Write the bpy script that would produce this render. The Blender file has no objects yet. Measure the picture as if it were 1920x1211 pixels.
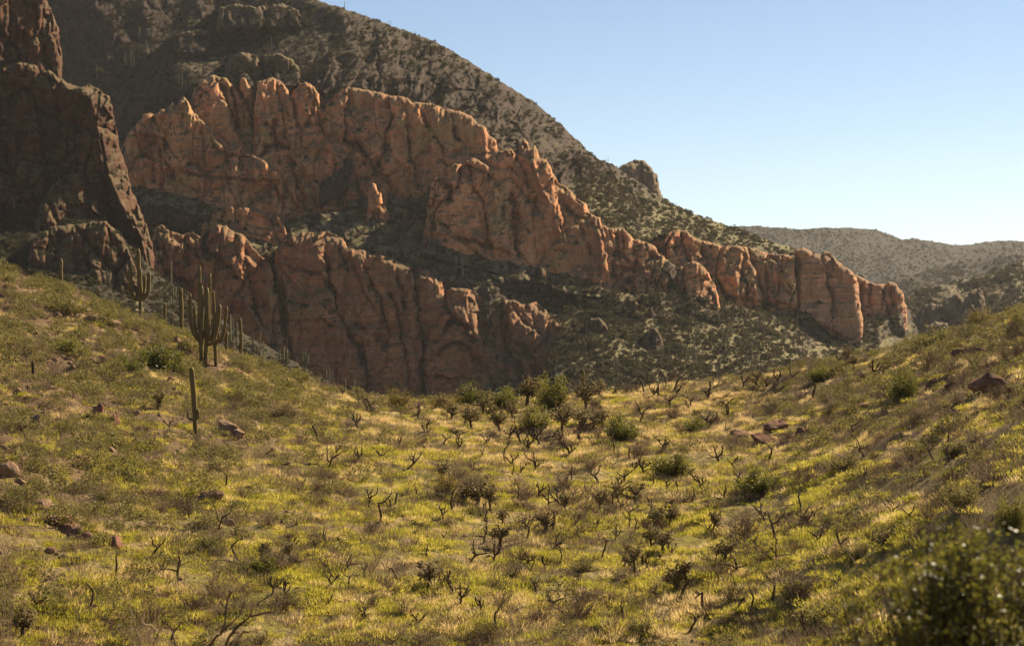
import bpy, math
import numpy as np
from mathutils import Vector, Matrix

# ------------------------------------------------------------------ camera, sky, sun, exposure
SC = bpy.context.scene
COL = SC.collection
W0, H0, FPX = 1920.0, 1211.0, 3733.0           # photograph size, focal length in its pixels
CX, CY = W0 / 2, H0 / 2

cam_data = bpy.data.cameras.new("camera")
cam = bpy.data.objects.new("camera", cam_data)
COL.objects.link(cam)
cam.location = (0, 0, 0)
cam.rotation_euler = (math.radians(90), 0, 0)
cam_data.sensor_width = 36.0
cam_data.lens = 36.0 * FPX / W0
cam_data.clip_start = 0.1
cam_data.clip_end = 30000
cam_data.dof.use_dof = True
cam_data.dof.focus_distance = 150.0
cam_data.dof.aperture_fstop = 4.2
SC.camera = cam

SUN_AZ, SUN_EL = math.radians(42), math.radians(34)     # azimuth to the right of the view direction (+Y)
SUN_DIR = Vector((math.sin(SUN_AZ) * math.cos(SUN_EL), math.cos(SUN_AZ) * math.cos(SUN_EL), math.sin(SUN_EL)))
world = bpy.data.worlds.new("World")
SC.world = world
world.use_nodes = True
wn = world.node_tree
bg = wn.nodes["Background"]
sky = wn.nodes.new("ShaderNodeTexSky")
sky.sky_type = 'NISHITA'
sky.sun_disc = False
sky.sun_elevation = SUN_EL
sky.sun_rotation = SUN_AZ
sky.altitude = 1800
sky.air_density = 0.85
sky.dust_density = 0.3
sky.ozone_density = 0.6
wn.links.new(sky.outputs[0], bg.inputs[0])
bg.inputs[1].default_value = 0.05

sun_data = bpy.data.lights.new("sun", 'SUN')
sun_data.energy = 5.0
sun_data.angle = math.radians(0.53)
sun_data.color = (1.0, 0.83, 0.58)
sun = bpy.data.objects.new("sun", sun_data)
COL.objects.link(sun)
sun.rotation_euler = (-SUN_DIR).to_track_quat('-Z', 'Y').to_euler()
sun.location = (300, 200, 300)

SC.view_settings.view_transform = 'Standard'
SC.view_settings.look = 'None'
SC.view_settings.gamma = 1.0
SC.view_settings.exposure = 1.14
SC.view_settings.use_curve_mapping = False
try:
    SC.cycles.max_bounces = 6
    SC.cycles.diffuse_bounces = 3
    SC.cycles.transparent_max_bounces = 6
    SC.cycles.volume_bounces = 0
    SC.cycles.use_denoising = True
except Exception:
    pass

# ------------------------------------------------------------------ noise and small helpers
rng = np.random.default_rng(11)


def _hash(ix, iy, seed):
    h = (ix.astype(np.int64) * 374761393 + iy.astype(np.int64) * 668265263 + seed * 1442695041) & 0xFFFFFFFF
    h = ((h ^ (h >> 13)) * 1274126177) & 0xFFFFFFFF
    h = ((h ^ (h >> 16)) * 2246822519) & 0xFFFFFFFF
    return ((h ^ (h >> 15)) & 0xFFFFFF) / float(0xFFFFFF)


def noise(x, y, seed=0):
    ix, iy = np.floor(x), np.floor(y)
    fx, fy = x - ix, y - iy
    ix, iy = ix.astype(np.int64), iy.astype(np.int64)
    u, v = fx * fx * fx * (fx * (fx * 6 - 15) + 10), fy * fy * fy * (fy * (fy * 6 - 15) + 10)

    def g(dx, dy):
        a = _hash(ix + dx, iy + dy, seed) * 2 * math.pi
        return np.cos(a) * (fx - dx) + np.sin(a) * (fy - dy)
    a, b, c, d = g(0, 0), g(1, 0), g(0, 1), g(1, 1)
    return (a + (b - a) * u + (c - a) * v + (a - b - c + d) * u * v) * 1.45


def fbm(x, y, seed=0, octaves=4, gain=0.5):
    s, amp = 0.0, 1.0
    for k in range(octaves):
        s = s + amp * noise(x * 2.03 ** k, y * 2.03 ** k, seed + 17 * k)
        amp *= gain
    return s


def ridged(x, y, seed=0, octaves=4, gain=0.5):
    s, amp = 0.0, 1.0
    for k in range(octaves):
        s = s + amp * (1 - 2 * np.abs(noise(x * 2.03 ** k, y * 2.03 ** k, seed + 31 * k)))
        amp *= gain
    return s


def worley(x, y, seed=0):
    ix, iy = np.floor(x).astype(np.int64), np.floor(y).astype(np.int64)
    f1 = np.full(x.shape, 9.0)
    f2 = np.full(x.shape, 9.0)
    cid = np.zeros(x.shape)
    for dx in (-1, 0, 1):
        for dy in (-1, 0, 1):
            jx, jy = ix + dx, iy + dy
            px = jx + _hash(jx, jy, seed)
            py = jy + _hash(jx, jy, seed + 5)
            d = np.hypot(px - x, py - y)
            r = _hash(jx, jy, seed + 9)
            near = d < f1
            f2 = np.where(near, f1, np.minimum(f2, d))
            cid = np.where(near, r, cid)
            f1 = np.where(near, d, f1)
    return f1, f2, cid


def facets(x, y, seed, tilt=1.0):
    """broken rock: every cell a tilted plane; returns height and the closeness to a joint"""
    ix, iy = np.floor(x).astype(np.int64), np.floor(y).astype(np.int64)
    f1 = np.full(x.shape, 9.0)
    f2 = np.full(x.shape, 9.0)
    hgt = np.zeros(x.shape)
    for dx in (-1, 0, 1):
        for dy in (-1, 0, 1):
            jx, jy = ix + dx, iy + dy
            ox = x - (jx + _hash(jx, jy, seed))
            oy = y - (jy + _hash(jx, jy, seed + 5))
            d = np.hypot(ox, oy)
            v = (_hash(jx, jy, seed + 9) - 0.5) + tilt * ((_hash(jx, jy, seed + 13) - 0.5) * ox * 1.1 + (_hash(jx, jy, seed + 21) - 0.5) * oy * 0.5)
            near = d < f1
            f2 = np.where(near, f1, np.minimum(f2, d))
            hgt = np.where(near, v, hgt)
            f1 = np.where(near, d, f1)
    return hgt, np.exp(-(f2 - f1) / 0.05)


def seg_dist(px, py, pts):
    """distance of every grid point to a polyline, the parameter along it, and the side (+1 on its right-hand side as drawn)"""
    best = np.full(px.shape, 1e9)
    side = np.zeros(px.shape)
    for (x0, y0), (x1, y1) in zip(pts[:-1], pts[1:]):
        dx, dy = x1 - x0, y1 - y0
        L2 = dx * dx + dy * dy + 1e-9
        t = np.clip(((px - x0) * dx + (py - y0) * dy) / L2, 0, 1)
        qx, qy = px - (x0 + t * dx), py - (y0 + t * dy)
        d = np.hypot(qx, qy)
        s = np.sign(dx * qy - dy * qx)
        side = np.where(d < best, -s, side)
        best = np.minimum(best, d)
    return best, side


def inside(px, py, poly):
    c = np.zeros(px.shape, bool)
    n = len(poly)
    for i in range(n):
        x0, y0 = poly[i]
        x1, y1 = poly[(i + 1) % n]
        if y0 == y1:
            continue
        cond = ((y0 > py) != (y1 > py)) & (px < (x1 - x0) * (py - y0) / (y1 - y0) + x0)
        c ^= cond
    return c


def at(px, py, d):
    """the point of the place seen at that pixel of the photograph, d metres away"""
    return ((px - CX) / FPX * d, d, (CY - py) / FPX * d)


def tps_fit(P, z, reg=0.0):
    P = np.asarray(P, float)
    n = len(P)
    r = np.hypot(P[:, None, 0] - P[None, :, 0], P[:, None, 1] - P[None, :, 1])
    K = np.where(r > 0, r * r * np.log(r + 1e-12), 0) + reg * np.eye(n)
    A = np.zeros((n + 3, n + 3))
    A[:n, :n] = K
    A[:n, n] = 1
    A[:n, n + 1:] = P
    A[n, :n] = 1
    A[n + 1:, :n] = P.T
    w = np.linalg.solve(A, np.concatenate([np.asarray(z, float), np.zeros(3)]))
    return P, w


def tps_eval(model, x, y):
    P, w = model
    n = len(P)
    out = w[n] + w[n + 1] * x + w[n + 2] * y
    for i in range(n):
        r2 = (x - P[i, 0]) ** 2 + (y - P[i, 1]) ** 2
        out = out + w[i] * 0.5 * r2 * np.log(r2 + 1e-12)
    return out


def mesh_from(name, verts, faces, smooth=False):
    """faces: (n,3) or (n,4) array"""
    me = bpy.data.meshes.new(name)
    verts = np.ascontiguousarray(verts, np.float32)
    faces = np.ascontiguousarray(faces, np.int32)
    k = faces.shape[1]
    me.vertices.add(len(verts))
    me.vertices.foreach_set("co", verts.ravel())
    me.loops.add(faces.size)
    me.loops.foreach_set("vertex_index", faces.ravel())
    me.polygons.add(len(faces))
    me.polygons.foreach_set("loop_start", np.arange(0, faces.size, k, dtype=np.int32))
    try:
        me.polygons.foreach_set("loop_total", np.full(len(faces), k, np.int32))
    except Exception:
        pass
    if smooth:
        me.polygons.foreach_set("use_smooth", np.ones(len(faces), bool))
    me.update(calc_edges=True)
    return me


def add_obj(name, me, mat=None, parent=None, loc=None, **props):
    o = bpy.data.objects.new(name, me)
    COL.objects.link(o)
    if mat is not None and me is not None and len(me.materials) == 0:
        me.materials.append(mat)
    if parent is not None:
        o.parent = parent
    if loc is not None:
        o.location = loc
    for k, v in props.items():
        o[k] = v
    return o


# ------------------------------------------------------------------ materials
class NT:
    """short-hand for building a node tree"""
    def __init__(self, name):
        self.m = bpy.data.materials.new(name)
        self.m.use_nodes = True
        self.t = self.m.node_tree
        self.b = self.t.nodes["Principled BSDF"]
        self.out = self.t.nodes["Material Output"]

    def n(self, kind, **kw):
        nd = self.t.nodes.new(kind)
        for k, v in kw.items():
            setattr(nd, k, v)
        return nd

    def l(self, a, b):
        self.t.links.new(a, b)

    def val(self, sock, v):
        if hasattr(v, "is_output"):
            self.l(v, sock)
        else:
            sock.default_value = v

    def coord(self, scale=(1, 1, 1), rot=(0, 0, 0), kind="Object"):
        tc = self.n("ShaderNodeTexCoord")
        mp = self.n("ShaderNodeMapping")
        mp.inputs["Scale"].default_value = scale
        mp.inputs["Rotation"].default_value = rot
        self.l(tc.outputs[kind], mp.inputs[0])
        return mp.outputs[0]

    def noise(self, vec, scale, detail=4, rough=0.55, dist=0.0):
        nd = self.n("ShaderNodeTexNoise")
        self.l(vec, nd.inputs["Vector"])
        nd.inputs["Scale"].default_value = scale
        nd.inputs["Detail"].default_value = detail
        nd.inputs["Roughness"].default_value = rough
        nd.inputs["Distortion"].default_value = dist
        return nd.outputs["Fac"]

    def ramp(self, fac, stops):
        nd = self.n("ShaderNodeValToRGB")
        cr = nd.color_ramp
        while len(cr.elements) < len(stops):
            cr.elements.new(0.5)
        for e, (p, c) in zip(cr.elements, stops):
            e.position = p
            e.color = (c, c, c, 1) if isinstance(c, (int, float)) else (*c, 1)
        self.l(fac, nd.inputs[0])
        return nd.outputs[0]

    def mix(self, fac, a, b, blend='MIX'):
        nd = self.n("ShaderNodeMix", data_type='RGBA', blend_type=blend)
        self.val(nd.inputs[0], fac)
        for s, v in ((nd.inputs[6], a), (nd.inputs[7], b)):
            if hasattr(v, "is_output"):
                self.l(v, s)
            else:
                s.default_value = (*v, 1)
        return nd.outputs[2]

    def math(self, op, a, b=0.0, clamp=False):
        nd = self.n("ShaderNodeMath", operation=op, use_clamp=clamp)
        self.val(nd.inputs[0], a)
        self.val(nd.inputs[1], b)
        return nd.outputs[0]

    def normal_z(self):
        g = self.n("ShaderNodeNewGeometry")
        s = self.n("ShaderNodeSeparateXYZ")
        self.l(g.outputs["Normal"], s.inputs[0])
        return s.outputs[2]

    def rnd(self):
        return self.n("ShaderNodeObjectInfo").outputs["Random"]

    def bump(self, h, strength=0.5, dist=0.1):
        nd = self.n("ShaderNodeBump")
        nd.inputs["Strength"].default_value = strength
        nd.inputs["Distance"].default_value = dist
        self.l(h, nd.inputs["Height"])
        self.l(nd.outputs[0], self.b.inputs["Normal"])

    def done(self, col, rough=0.9, spec=0.2):
        self.val(self.b.inputs["Base Color"], col if hasattr(col, "is_output") else (*col, 1))
        self.val(self.b.inputs["Roughness"], rough)
        self.b.inputs["Specular IOR Level"].default_value = spec
        return self.m


def rock_material(name, base, light, dark, lichen, strata=0.5, dip=0.12, size=1.0, green=0.75):
    t = NT(name)
    iso = t.coord()
    streak = t.coord((1, 1, 0.16))
    band = t.coord((0.05, 0.05, 1.0), (0, dip, 0))
    n1 = t.noise(iso, 0.03 / size, 5, 0.6)
    n2 = t.noise(streak, 0.22 / size, 5, 0.6, 0.4)
    n3 = t.noise(band, 0.33 / size, 5, 0.7)
    n4 = t.noise(iso, 0.5 / size, 4, 0.6)
    c = t.mix(t.ramp(n1, [(0.36, 0.0), (0.62, 1.0)]), base, light)
    c = t.mix(t.math('MULTIPLY', t.ramp(n2, [(0.47, 0.0), (0.62, 1.0)]), 0.85), c, dark)
    c = t.mix(t.math('MULTIPLY', t.ramp(n3, [(0.42, 0.0), (0.56, 1.0)]), strata), c, dark)
    c = t.mix(t.math('MULTIPLY', t.ramp(n3, [(0.60, 0.0), (0.70, 1.0)]), strata), c, light)
    nl = t.noise(iso, 0.075 / size, 5, 0.65)
    c = t.mix(t.math('MULTIPLY', t.ramp(nl, [(0.50, 0.0), (0.62, 1.0)]), 0.75), c, lichen)
    c = t.mix(t.math('MULTIPLY', t.ramp(n4, [(0.30, 1.0), (0.46, 0.0)]), 0.5), c, dark)
    # low plants and soil caught on ledges
    nz = t.normal_z()
    led = t.math('MULTIPLY', t.ramp(nz, [(0.36, 0.0), (0.66, 1.0)]), t.ramp(t.noise(iso, 0.35 / size, 4), [(0.30, 0.25), (0.48, 1.0)]))
    c = t.mix(t.math('MULTIPLY', led, green), c, (0.125, 0.098, 0.048))
    t.bump(t.math('ADD', t.noise(iso, 0.9 / size, 6, 0.7), t.noise(streak, 1.3 / size, 4, 0.6)), 0.9, 0.5 * size)
    return t.done(c, 0.95, 0.12)


M = {}
M['cliff'] = rock_material("orange_cliff_rock", (0.652, 0.264, 0.109), (0.782, 0.374, 0.177), (0.329, 0.138, 0.068), (0.444, 0.279, 0.109), 0.35)
M['cliff_band'] = rock_material("banded_cliff_rock", (0.632, 0.268, 0.125), (0.782, 0.411, 0.230), (0.329, 0.152, 0.084), (0.458, 0.268, 0.118), 0.85, 0.04)
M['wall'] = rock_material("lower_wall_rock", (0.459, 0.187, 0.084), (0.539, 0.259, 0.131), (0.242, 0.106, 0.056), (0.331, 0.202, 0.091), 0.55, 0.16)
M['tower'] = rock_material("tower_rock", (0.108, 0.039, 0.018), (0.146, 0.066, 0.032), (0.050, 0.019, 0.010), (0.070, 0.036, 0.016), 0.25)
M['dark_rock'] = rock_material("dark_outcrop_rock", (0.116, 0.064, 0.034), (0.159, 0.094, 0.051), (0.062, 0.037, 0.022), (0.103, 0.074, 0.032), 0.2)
M['far_rock'] = rock_material("far_butte_rock", (0.167, 0.094, 0.050), (0.209, 0.122, 0.068), (0.100, 0.060, 0.036), (0.142, 0.098, 0.050), 0.3, size=1.6)


def slope_material(name, soil, straw, scrub, rock, size=1.0, rock_lo=0.62, rock_hi=0.84, low=None):
    t = NT(name)
    iso = t.coord()
    n1 = t.noise(iso, 0.022 / size, 5, 0.6)
    n2 = t.noise(iso, 0.16 / size, 5, 0.65)
    n3 = t.noise(iso, 0.75 / size, 4, 0.6)
    up = t.normal_z()
    if low:                                  # paler, greener ground on the lower slopes
        zs = t.n("ShaderNodeSeparateXYZ")
        t.l(iso, zs.inputs[0])
        f = t.ramp(t.math('MULTIPLY', t.math('ADD', zs.outputs[2], t.math('MULTIPLY', n1, 24.0)), 0.01), [(0.50, 1.0), (0.74, 0.0)])
        soil, straw, scrub = (t.mix(f, a, b) for a, b in zip((soil, straw, scrub), low))
    c = t.mix(t.math('MULTIPLY', t.ramp(n1, [(0.36, 0.0), (0.56, 1.0)]), t.ramp(up, [(0.84, 0.0), (0.95, 1.0)])), soil, straw)
    c = t.mix(t.ramp(n2, [(0.34, 0.0), (0.66, 1.0)]), c, scrub)
    c = t.mix(t.math('MULTIPLY', t.ramp(n3, [(0.44, 0.0), (0.56, 1.0)]), 0.7), c, scrub)
    nz = t.math('ADD', t.normal_z(), t.math('MULTIPLY', t.math('SUBTRACT', n2, 0.5), 0.35))
    r = t.mix(t.ramp(t.noise(t.coord((1, 1, 0.3)), 0.3 / size, 5, 0.7), [(0.4, 0.0), (0.62, 1.0)]), rock, tuple(v * 0.55 for v in rock))
    c = t.mix(t.ramp(nz, [(rock_lo, 1.0), (rock_hi, 0.0)]), c, r)
    t.bump(t.noise(iso, 1.1 / size, 6, 0.7), 0.8, 0.5 * size)
    return t.done(c, 0.95, 0.1)


M['mountain'] = slope_material("mountain_slope", (0.058, 0.040, 0.027), (0.260, 0.185, 0.100), (0.038, 0.031, 0.018), (0.074, 0.048, 0.035), rock_lo=0.72, rock_hi=0.92, low=((0.205, 0.165, 0.086), (0.290, 0.232, 0.120), (0.150, 0.134, 0.056)))
M['talus'] = slope_material("talus_slope", (0.140, 0.100, 0.058), (0.280, 0.210, 0.110), (0.075, 0.066, 0.030), (0.150, 0.082, 0.048), rock_lo=0.45, rock_hi=0.72)
M['gully'] = slope_material("gully_slope_soil_shaded", (0.053, 0.041, 0.024), (0.058, 0.047, 0.025), (0.028, 0.026, 0.012), (0.051, 0.031, 0.019), rock_lo=0.55, rock_hi=0.8)  # soil, scrub and rock darkened to carry the shade lying on this slope
M['far_slope'] = slope_material("far_slope", (0.034, 0.025, 0.021), (0.058, 0.045, 0.033), (0.019, 0.017, 0.012), (0.022, 0.017, 0.016), size=2.2, rock_lo=0.70, rock_hi=0.90)


# ------------------------------------------------------------------ reliefs: hillsides and rock masses
def grid_mesh(name, PX, PY, D, keep, smooth=False):
    """a sheet through the points seen at PX,PY at distance D; cells with a dropped corner are left out"""
    h, w = PX.shape
    V = np.stack([(PX - CX) / FPX * D, D, (CY - PY) / FPX * D], -1).reshape(-1, 3)
    idx = np.arange(h * w).reshape(h, w)
    a, b, c, d = idx[:-1, :-1], idx[:-1, 1:], idx[1:, 1:], idx[1:, :-1]
    k = keep[:-1, :-1] & keep[:-1, 1:] & keep[1:, 1:] & keep[1:, :-1]
    F = np.stack([a[k], d[k], c[k], b[k]], -1)
    used = np.zeros(h * w, bool)
    used[F.ravel()] = True
    remap = np.cumsum(used) - 1
    return mesh_from(name, V[used], remap[F], smooth)


def to_edge(PX, PY, d, step):
    """pull the points just outside an outline back onto it, so that the silhouette is a clean line"""
    gy, gx = np.gradient(d, step)
    g2 = np.maximum(gx * gx + gy * gy, 0.25)
    k = np.where(d < 0, np.clip(-d, 0, 6.5), 0.0) / g2
    return PX + gx * k, PY + gy * k


def grid(x0, x1, y0, y1, step):
    return np.meshgrid(np.arange(x0, x1 + step, step), np.arange(y0, y1 + step, step))


HILLS = {}          # name -> (x0, y0, step, D, keep) for placing plants on them


def hillside(name, outline, pts, mat, step=2.5, seed=0, rib=3.0, rib_len=(14, 30), rough=0.8, jag=2.0, edge=10.0, lump=1.0, label=None, extra=None):
    xs, ys = [p[0] for p in outline], [p[1] for p in outline]
    PX, PY = grid(min(xs) - 6, max(xs) + 6, min(ys) - 8, max(ys), step)
    model = tps_fit([(p[0] / 100, p[1] / 100) for p in pts], [p[2] for p in pts], 0.02)
    D = tps_eval(model, PX / 100, PY / 100)
    m = np.mean([p[2] for p in pts]) / FPX
    u, v = PX * m, PY * m
    d = np.where(inside(PX, PY, outline), 1.0, -1.0) * seg_dist(PX, PY, outline)[0]
    d = d + jag * fbm(PX / 14, PY / 14, seed + 3, 4)
    a, b = rib_len
    warp = 6 * fbm(u / 40, v / 40, seed + 8, 3)
    r = ridged((u + warp) / a, (v + warp * 0.5) / b, seed, 5, 0.55)
    D = D - rib * (r - 0.6) - rough * fbm(u / 5, v / 5, seed + 1, 4) - lump * fbm(u / 30, v / 20, seed + 2, 3) * 3
    f1, f2, cid = worley(u / 7, v / 5, seed + 4)
    D = D - 0.9 * lump * (cid - 0.5) + 0.8 * lump * np.exp(-(f2 - f1) / 0.07)
    if extra is not None:
        D = extra(PX, PY, D, u, v)
    t = np.clip(d / edge, 0, 1)
    D = D + 9.0 * (1 - np.sqrt(1 - (1 - t) ** 2)) + np.where(d < 0, -d * 6.0 * m / 0.17, 0)
    keep = d > -5
    EX, EY = to_edge(PX, PY, d, step)
    me = grid_mesh(name, EX, EY, D, keep)
    o = add_obj(name, me, mat, kind="structure")
    HILLS[name] = (PX[0, 0], PY[0, 0], step, D, d)
    return o


def hill_point(name, px, py):
    x0, y0, st, D, d = HILLS[name]
    i = np.clip(((py - y0) / st).round().astype(int) if isinstance(py, np.ndarray) else int(round((py - y0) / st)), 0, D.shape[0] - 1)
    j = np.clip(((px - x0) / st).round().astype(int) if isinstance(px, np.ndarray) else int(round((px - x0) / st)), 0, D.shape[1] - 1)
    return D[i, j], d[i, j]


ROCKS = []


def rock(name, label, outline, d0, lean=0.07, turn=0.0, mat='cliff', cracks=(), ridges=(), seed=0, round_px=16, deep=9.0, step=1.7,
         flute=1.0, block=1.0, rough=1.0, strata=0.3, dip=0.12, jag=2.2, cat="cliff", group=None, bulge=0.0, base=None):
    """a rock mass: outline from its lower left corner over the top to its lower right; d0 the distance of its face at mid height, lean back in metres per pixel upwards,
    turn in metres per pixel to the right; cracks are (points, width, depth, step)"""
    xs, ys = [p[0] for p in outline], [p[1] for p in outline]
    PX, PY = grid(min(xs) - 8, max(xs) + 8, min(ys) - 8, max(ys) + 4, step)
    cx, cy = (min(xs) + max(xs)) / 2, (min(ys) + max(ys)) / 2
    m = d0 / FPX
    u, v = PX * m, PY * m
    d = np.where(inside(PX, PY, outline), 1.0, -1.0) * seg_dist(PX, PY, outline)[0]
    d = d + jag * (0.75 * fbm(PX / 11, PY / 16, seed + 3, 4) + 0.5 * ridged(PX / 9, PY / 60, seed + 4, 2) - 0.3)
    D = d0 + 0.6 * lean * (cy - PY) + turn * (PX - cx)
    wob = 2.2 * fbm(u / 14, v / 18, seed + 60, 3)
    # columns and joints
    h1, j1 = facets((u + wob) / 12, (v + wob) / 26, seed + 11)
    h2, j2 = facets((u + wob * 0.7) / 5.0, (v - wob) / 9.5, seed + 12)
    h3, j3 = facets((u + wob * 0.3) / 2.1, (v + wob * 0.3) / 3.6, seed + 13)
    D = D - block * (3.4 * h1 + 2.1 * h2 + 1.3 * h3) + block * (3.0 * j1 + 1.3 * j2 + 0.5 * j3)
    D = D - flute * (1.0 * ridged((u + wob * 0.6) / 9, v / 36, seed + 20, 4, 0.6) + 0.30 * ridged(u / 1.9, v / 12, seed + 21, 2))
    D = D - rough * (2.0 * fbm(u / 16, v / 14, seed + 30, 3) + 0.6 * fbm(u / 5, v / 5, seed + 32, 3) + 0.42 * fbm(u / 1.8, v / 1.8, seed + 31, 3))
    s = (v + dip * u + 0.25 * wob)
    D = D - strata * (1.1 * noise(s / 2.3, u / 60, seed + 40) + 0.6 * noise(s / 0.9, u / 30, seed + 41))
    for pts, width, depth, stp in cracks:
        pts = [(p[0], p[1]) for p in pts]
        wx = 3.5 * noise(PX / 9, PY / 9, seed + 50) + 5.0 * noise(PX / 30, PY / 30, seed + 53) + 3 * h2
        wy = 3.5 * noise(PX / 9, PY / 9, seed + 51) + 3 * h3
        dd, side = seg_dist(PX + wx, PY + wy, pts)
        w = width * (0.85 + 0.9 * noise(PX / 16, PY / 16, seed + 52))
        fade = np.clip(0.75 + 0.9 * noise(PX / 22, PY / 22, seed + 54), 0.15, 1.3)
        D = D + 1.5 * depth * fade * np.exp(-np.abs(dd / np.maximum(w, 0.7)) ** 1.3)
        if stp:
            D = D + 1.8 * stp * np.where(side > 0, 1.0, 0.0) * np.exp(-dd / 45)
    for pts, width, height in ridges:
        dd, side = seg_dist(PX + 9 * h2 + 5 * h3, PY + 9 * h1, pts)
        D = D - height * np.exp(-dd / width)
    if bulge:
        D = D - bulge * np.sqrt(np.clip(d / 90.0, 0, 1))
    de = d + np.clip(d / 6, 0, 1) * round_px * (0.55 * h1 + 0.75 * h2 + 0.45 * h3)
    t = np.clip(de / (0.62 * round_px), 0, 1)
    D = D + 0.55 * deep * (1 - np.sqrt(1 - (1 - t) ** 2)) + np.where(d < 0, -d * 7.0, 0)
    keep = d > -6
    EX, EY = to_edge(PX, PY, d, step)
    me = grid_mesh(name, EX, EY, D, keep)
    o = add_obj(name, me, M[mat], label=label, category=cat)
    if group:
        o["group"] = group
    ROCKS.append((PX[0, 0], PY[0, 0], step, D, d, base or [(0, max(ys) - 42.0), (1920, max(ys) - 42.0)]))
    return o

# ------------------------------------------------------------------ the setting: valley floor, mountain, hillsides, far ridges
def plane(name, x0, x1, y0, y1, z, mat):
    me = mesh_from(name, [(x0, y0, z), (x1, y0, z), (x1, y1, z), (x0, y1, z)], [(0, 1, 2, 3)])
    return add_obj(name, me, mat, kind="structure")


plane("valley_floor", -3400, 3400, -1000, 3100, -27.5, M['talus'])

hillside("far_ridge", [(1250, 700), (1250, 428), (1330, 424), (1380, 424), (1420, 424), (1470, 428), (1500, 430), (1540, 428), (1580, 427), (1640, 430), (1660, 437), (1690, 449), (1720, 448),
                       (1760, 455), (1785, 459), (1820, 459), (1850, 453), (1880, 451), (1930, 453), (2000, 458), (2100, 470), (2200, 490), (2200, 700)],
         [(1250, 430, 2500), (1500, 430, 2480), (1700, 450, 2450), (1900, 453, 2450), (2200, 480, 2500), (1250, 520, 2020), (1500, 520, 2000), (1700, 520, 1980), (1900, 500, 2120), (2200, 540, 2050),
          (1250, 700, 1500), (1700, 700, 1400), (2200, 700, 1500), (1700, 470, 2330), (1500, 470, 2250)],
         M['far_slope'], step=2.2, seed=101, rib=55, rib_len=(120, 90), rough=6.0, jag=1.3, lump=3.0, edge=6)
hillside("middle_ridge", [(1590, 760), (1590, 545), (1640, 535), (1700, 523), (1745, 505), (1800, 492), (1850, 484), (1930, 478), (2000, 470), (2100, 465), (2200, 470), (2200, 760)],
         [(1600, 545, 1560), (1750, 505, 1620), (1930, 478, 1650), (2200, 468, 1650), (1600, 620, 1300), (1750, 570, 1380), (1930, 540, 1420), (2200, 540, 1420), (1600, 760, 1100), (2000, 760, 1100)],
         M['far_slope'], step=2.2, seed=131, rib=26, rib_len=(60, 60), rough=3.0, jag=1.5, lump=2.4, edge=6)
hillside("canyon_slope", [(1600, 800), (1600, 600), (1660, 590), (1690, 560), (1730, 540), (1780, 532), (1830, 520), (1860, 510), (1890, 497), (1930, 490), (2000, 480), (2100, 470), (2200, 470), (2200, 800)],
         [(1600, 600, 900), (1700, 560, 930), (1800, 525, 960), (1930, 490, 990), (2200, 470, 1000), (1620, 690, 790), (1750, 650, 850), (1900, 580, 890), (2200, 580, 900), (1650, 800, 720), (1900, 800, 740), (2200, 800, 740)],
         M['talus'], step=2.0, seed=151, rib=8, rib_len=(20, 30), rough=2.0, jag=2.5, lump=2.0, edge=8)

hillside("gully_slope", [(-90, 800), (-90, 380), (0, 388), (60, 384), (120, 400), (180, 392), (230, 440), (285, 500), (300, 520), (340, 545), (400, 590), (450, 622), (510, 655), (570, 690), (640, 728), (720, 757), (760, 800)],
         [(-80, 385, 475), (60, 388, 474), (180, 400, 472), (290, 515, 462), (450, 625, 452), (570, 692, 446), (720, 760, 440), (-80, 520, 420), (150, 540, 418), (300, 600, 415), (-80, 790, 360), (300, 790, 365), (600, 790, 400)],
         M['gully'], step=2.0, seed=43, rib=1.6, rib_len=(10, 20), rough=0.7, jag=2.5, lump=1.0, edge=8)


# ------------------------------------------------------------------ rock masses of the mountain
rock("butte", "lone grey-brown rock butte standing above the skyline at the end of the dome",
     [(1130, 420), (1140, 350), (1152, 318), (1170, 309), (1190, 300), (1208, 302), (1222, 316), (1232, 330), (1235, 350), (1240, 366), (1270, 430)], 1000, 0.12, 0.12, 'far_rock', seed=301, round_px=12, deep=20, strata=.3, jag=1.6)

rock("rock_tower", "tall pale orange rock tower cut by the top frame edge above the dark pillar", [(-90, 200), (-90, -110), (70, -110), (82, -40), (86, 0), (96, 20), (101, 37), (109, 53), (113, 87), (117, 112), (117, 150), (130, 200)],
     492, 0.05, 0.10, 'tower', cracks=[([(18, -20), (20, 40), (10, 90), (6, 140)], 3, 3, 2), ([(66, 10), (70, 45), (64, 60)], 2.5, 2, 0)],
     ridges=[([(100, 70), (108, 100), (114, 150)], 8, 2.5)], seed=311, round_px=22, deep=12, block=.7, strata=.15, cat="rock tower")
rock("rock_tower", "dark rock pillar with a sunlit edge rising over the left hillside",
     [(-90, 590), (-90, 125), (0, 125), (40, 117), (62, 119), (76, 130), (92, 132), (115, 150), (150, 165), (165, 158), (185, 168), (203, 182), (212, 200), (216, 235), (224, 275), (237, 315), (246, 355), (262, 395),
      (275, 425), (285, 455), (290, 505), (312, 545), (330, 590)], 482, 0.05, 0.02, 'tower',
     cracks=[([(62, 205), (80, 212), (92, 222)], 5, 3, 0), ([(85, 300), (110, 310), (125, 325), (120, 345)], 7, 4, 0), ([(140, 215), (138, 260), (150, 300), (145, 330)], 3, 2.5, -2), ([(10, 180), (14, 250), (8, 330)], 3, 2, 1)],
     ridges=[([(172, 185), (180, 230), (190, 280), (203, 330), (222, 375), (245, 415), (262, 450), (282, 510)], 11, 9)], seed=317, round_px=30, deep=16, block=1.3, rough=1.9, flute=1.6, strata=.3, cat="rock tower")
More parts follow.
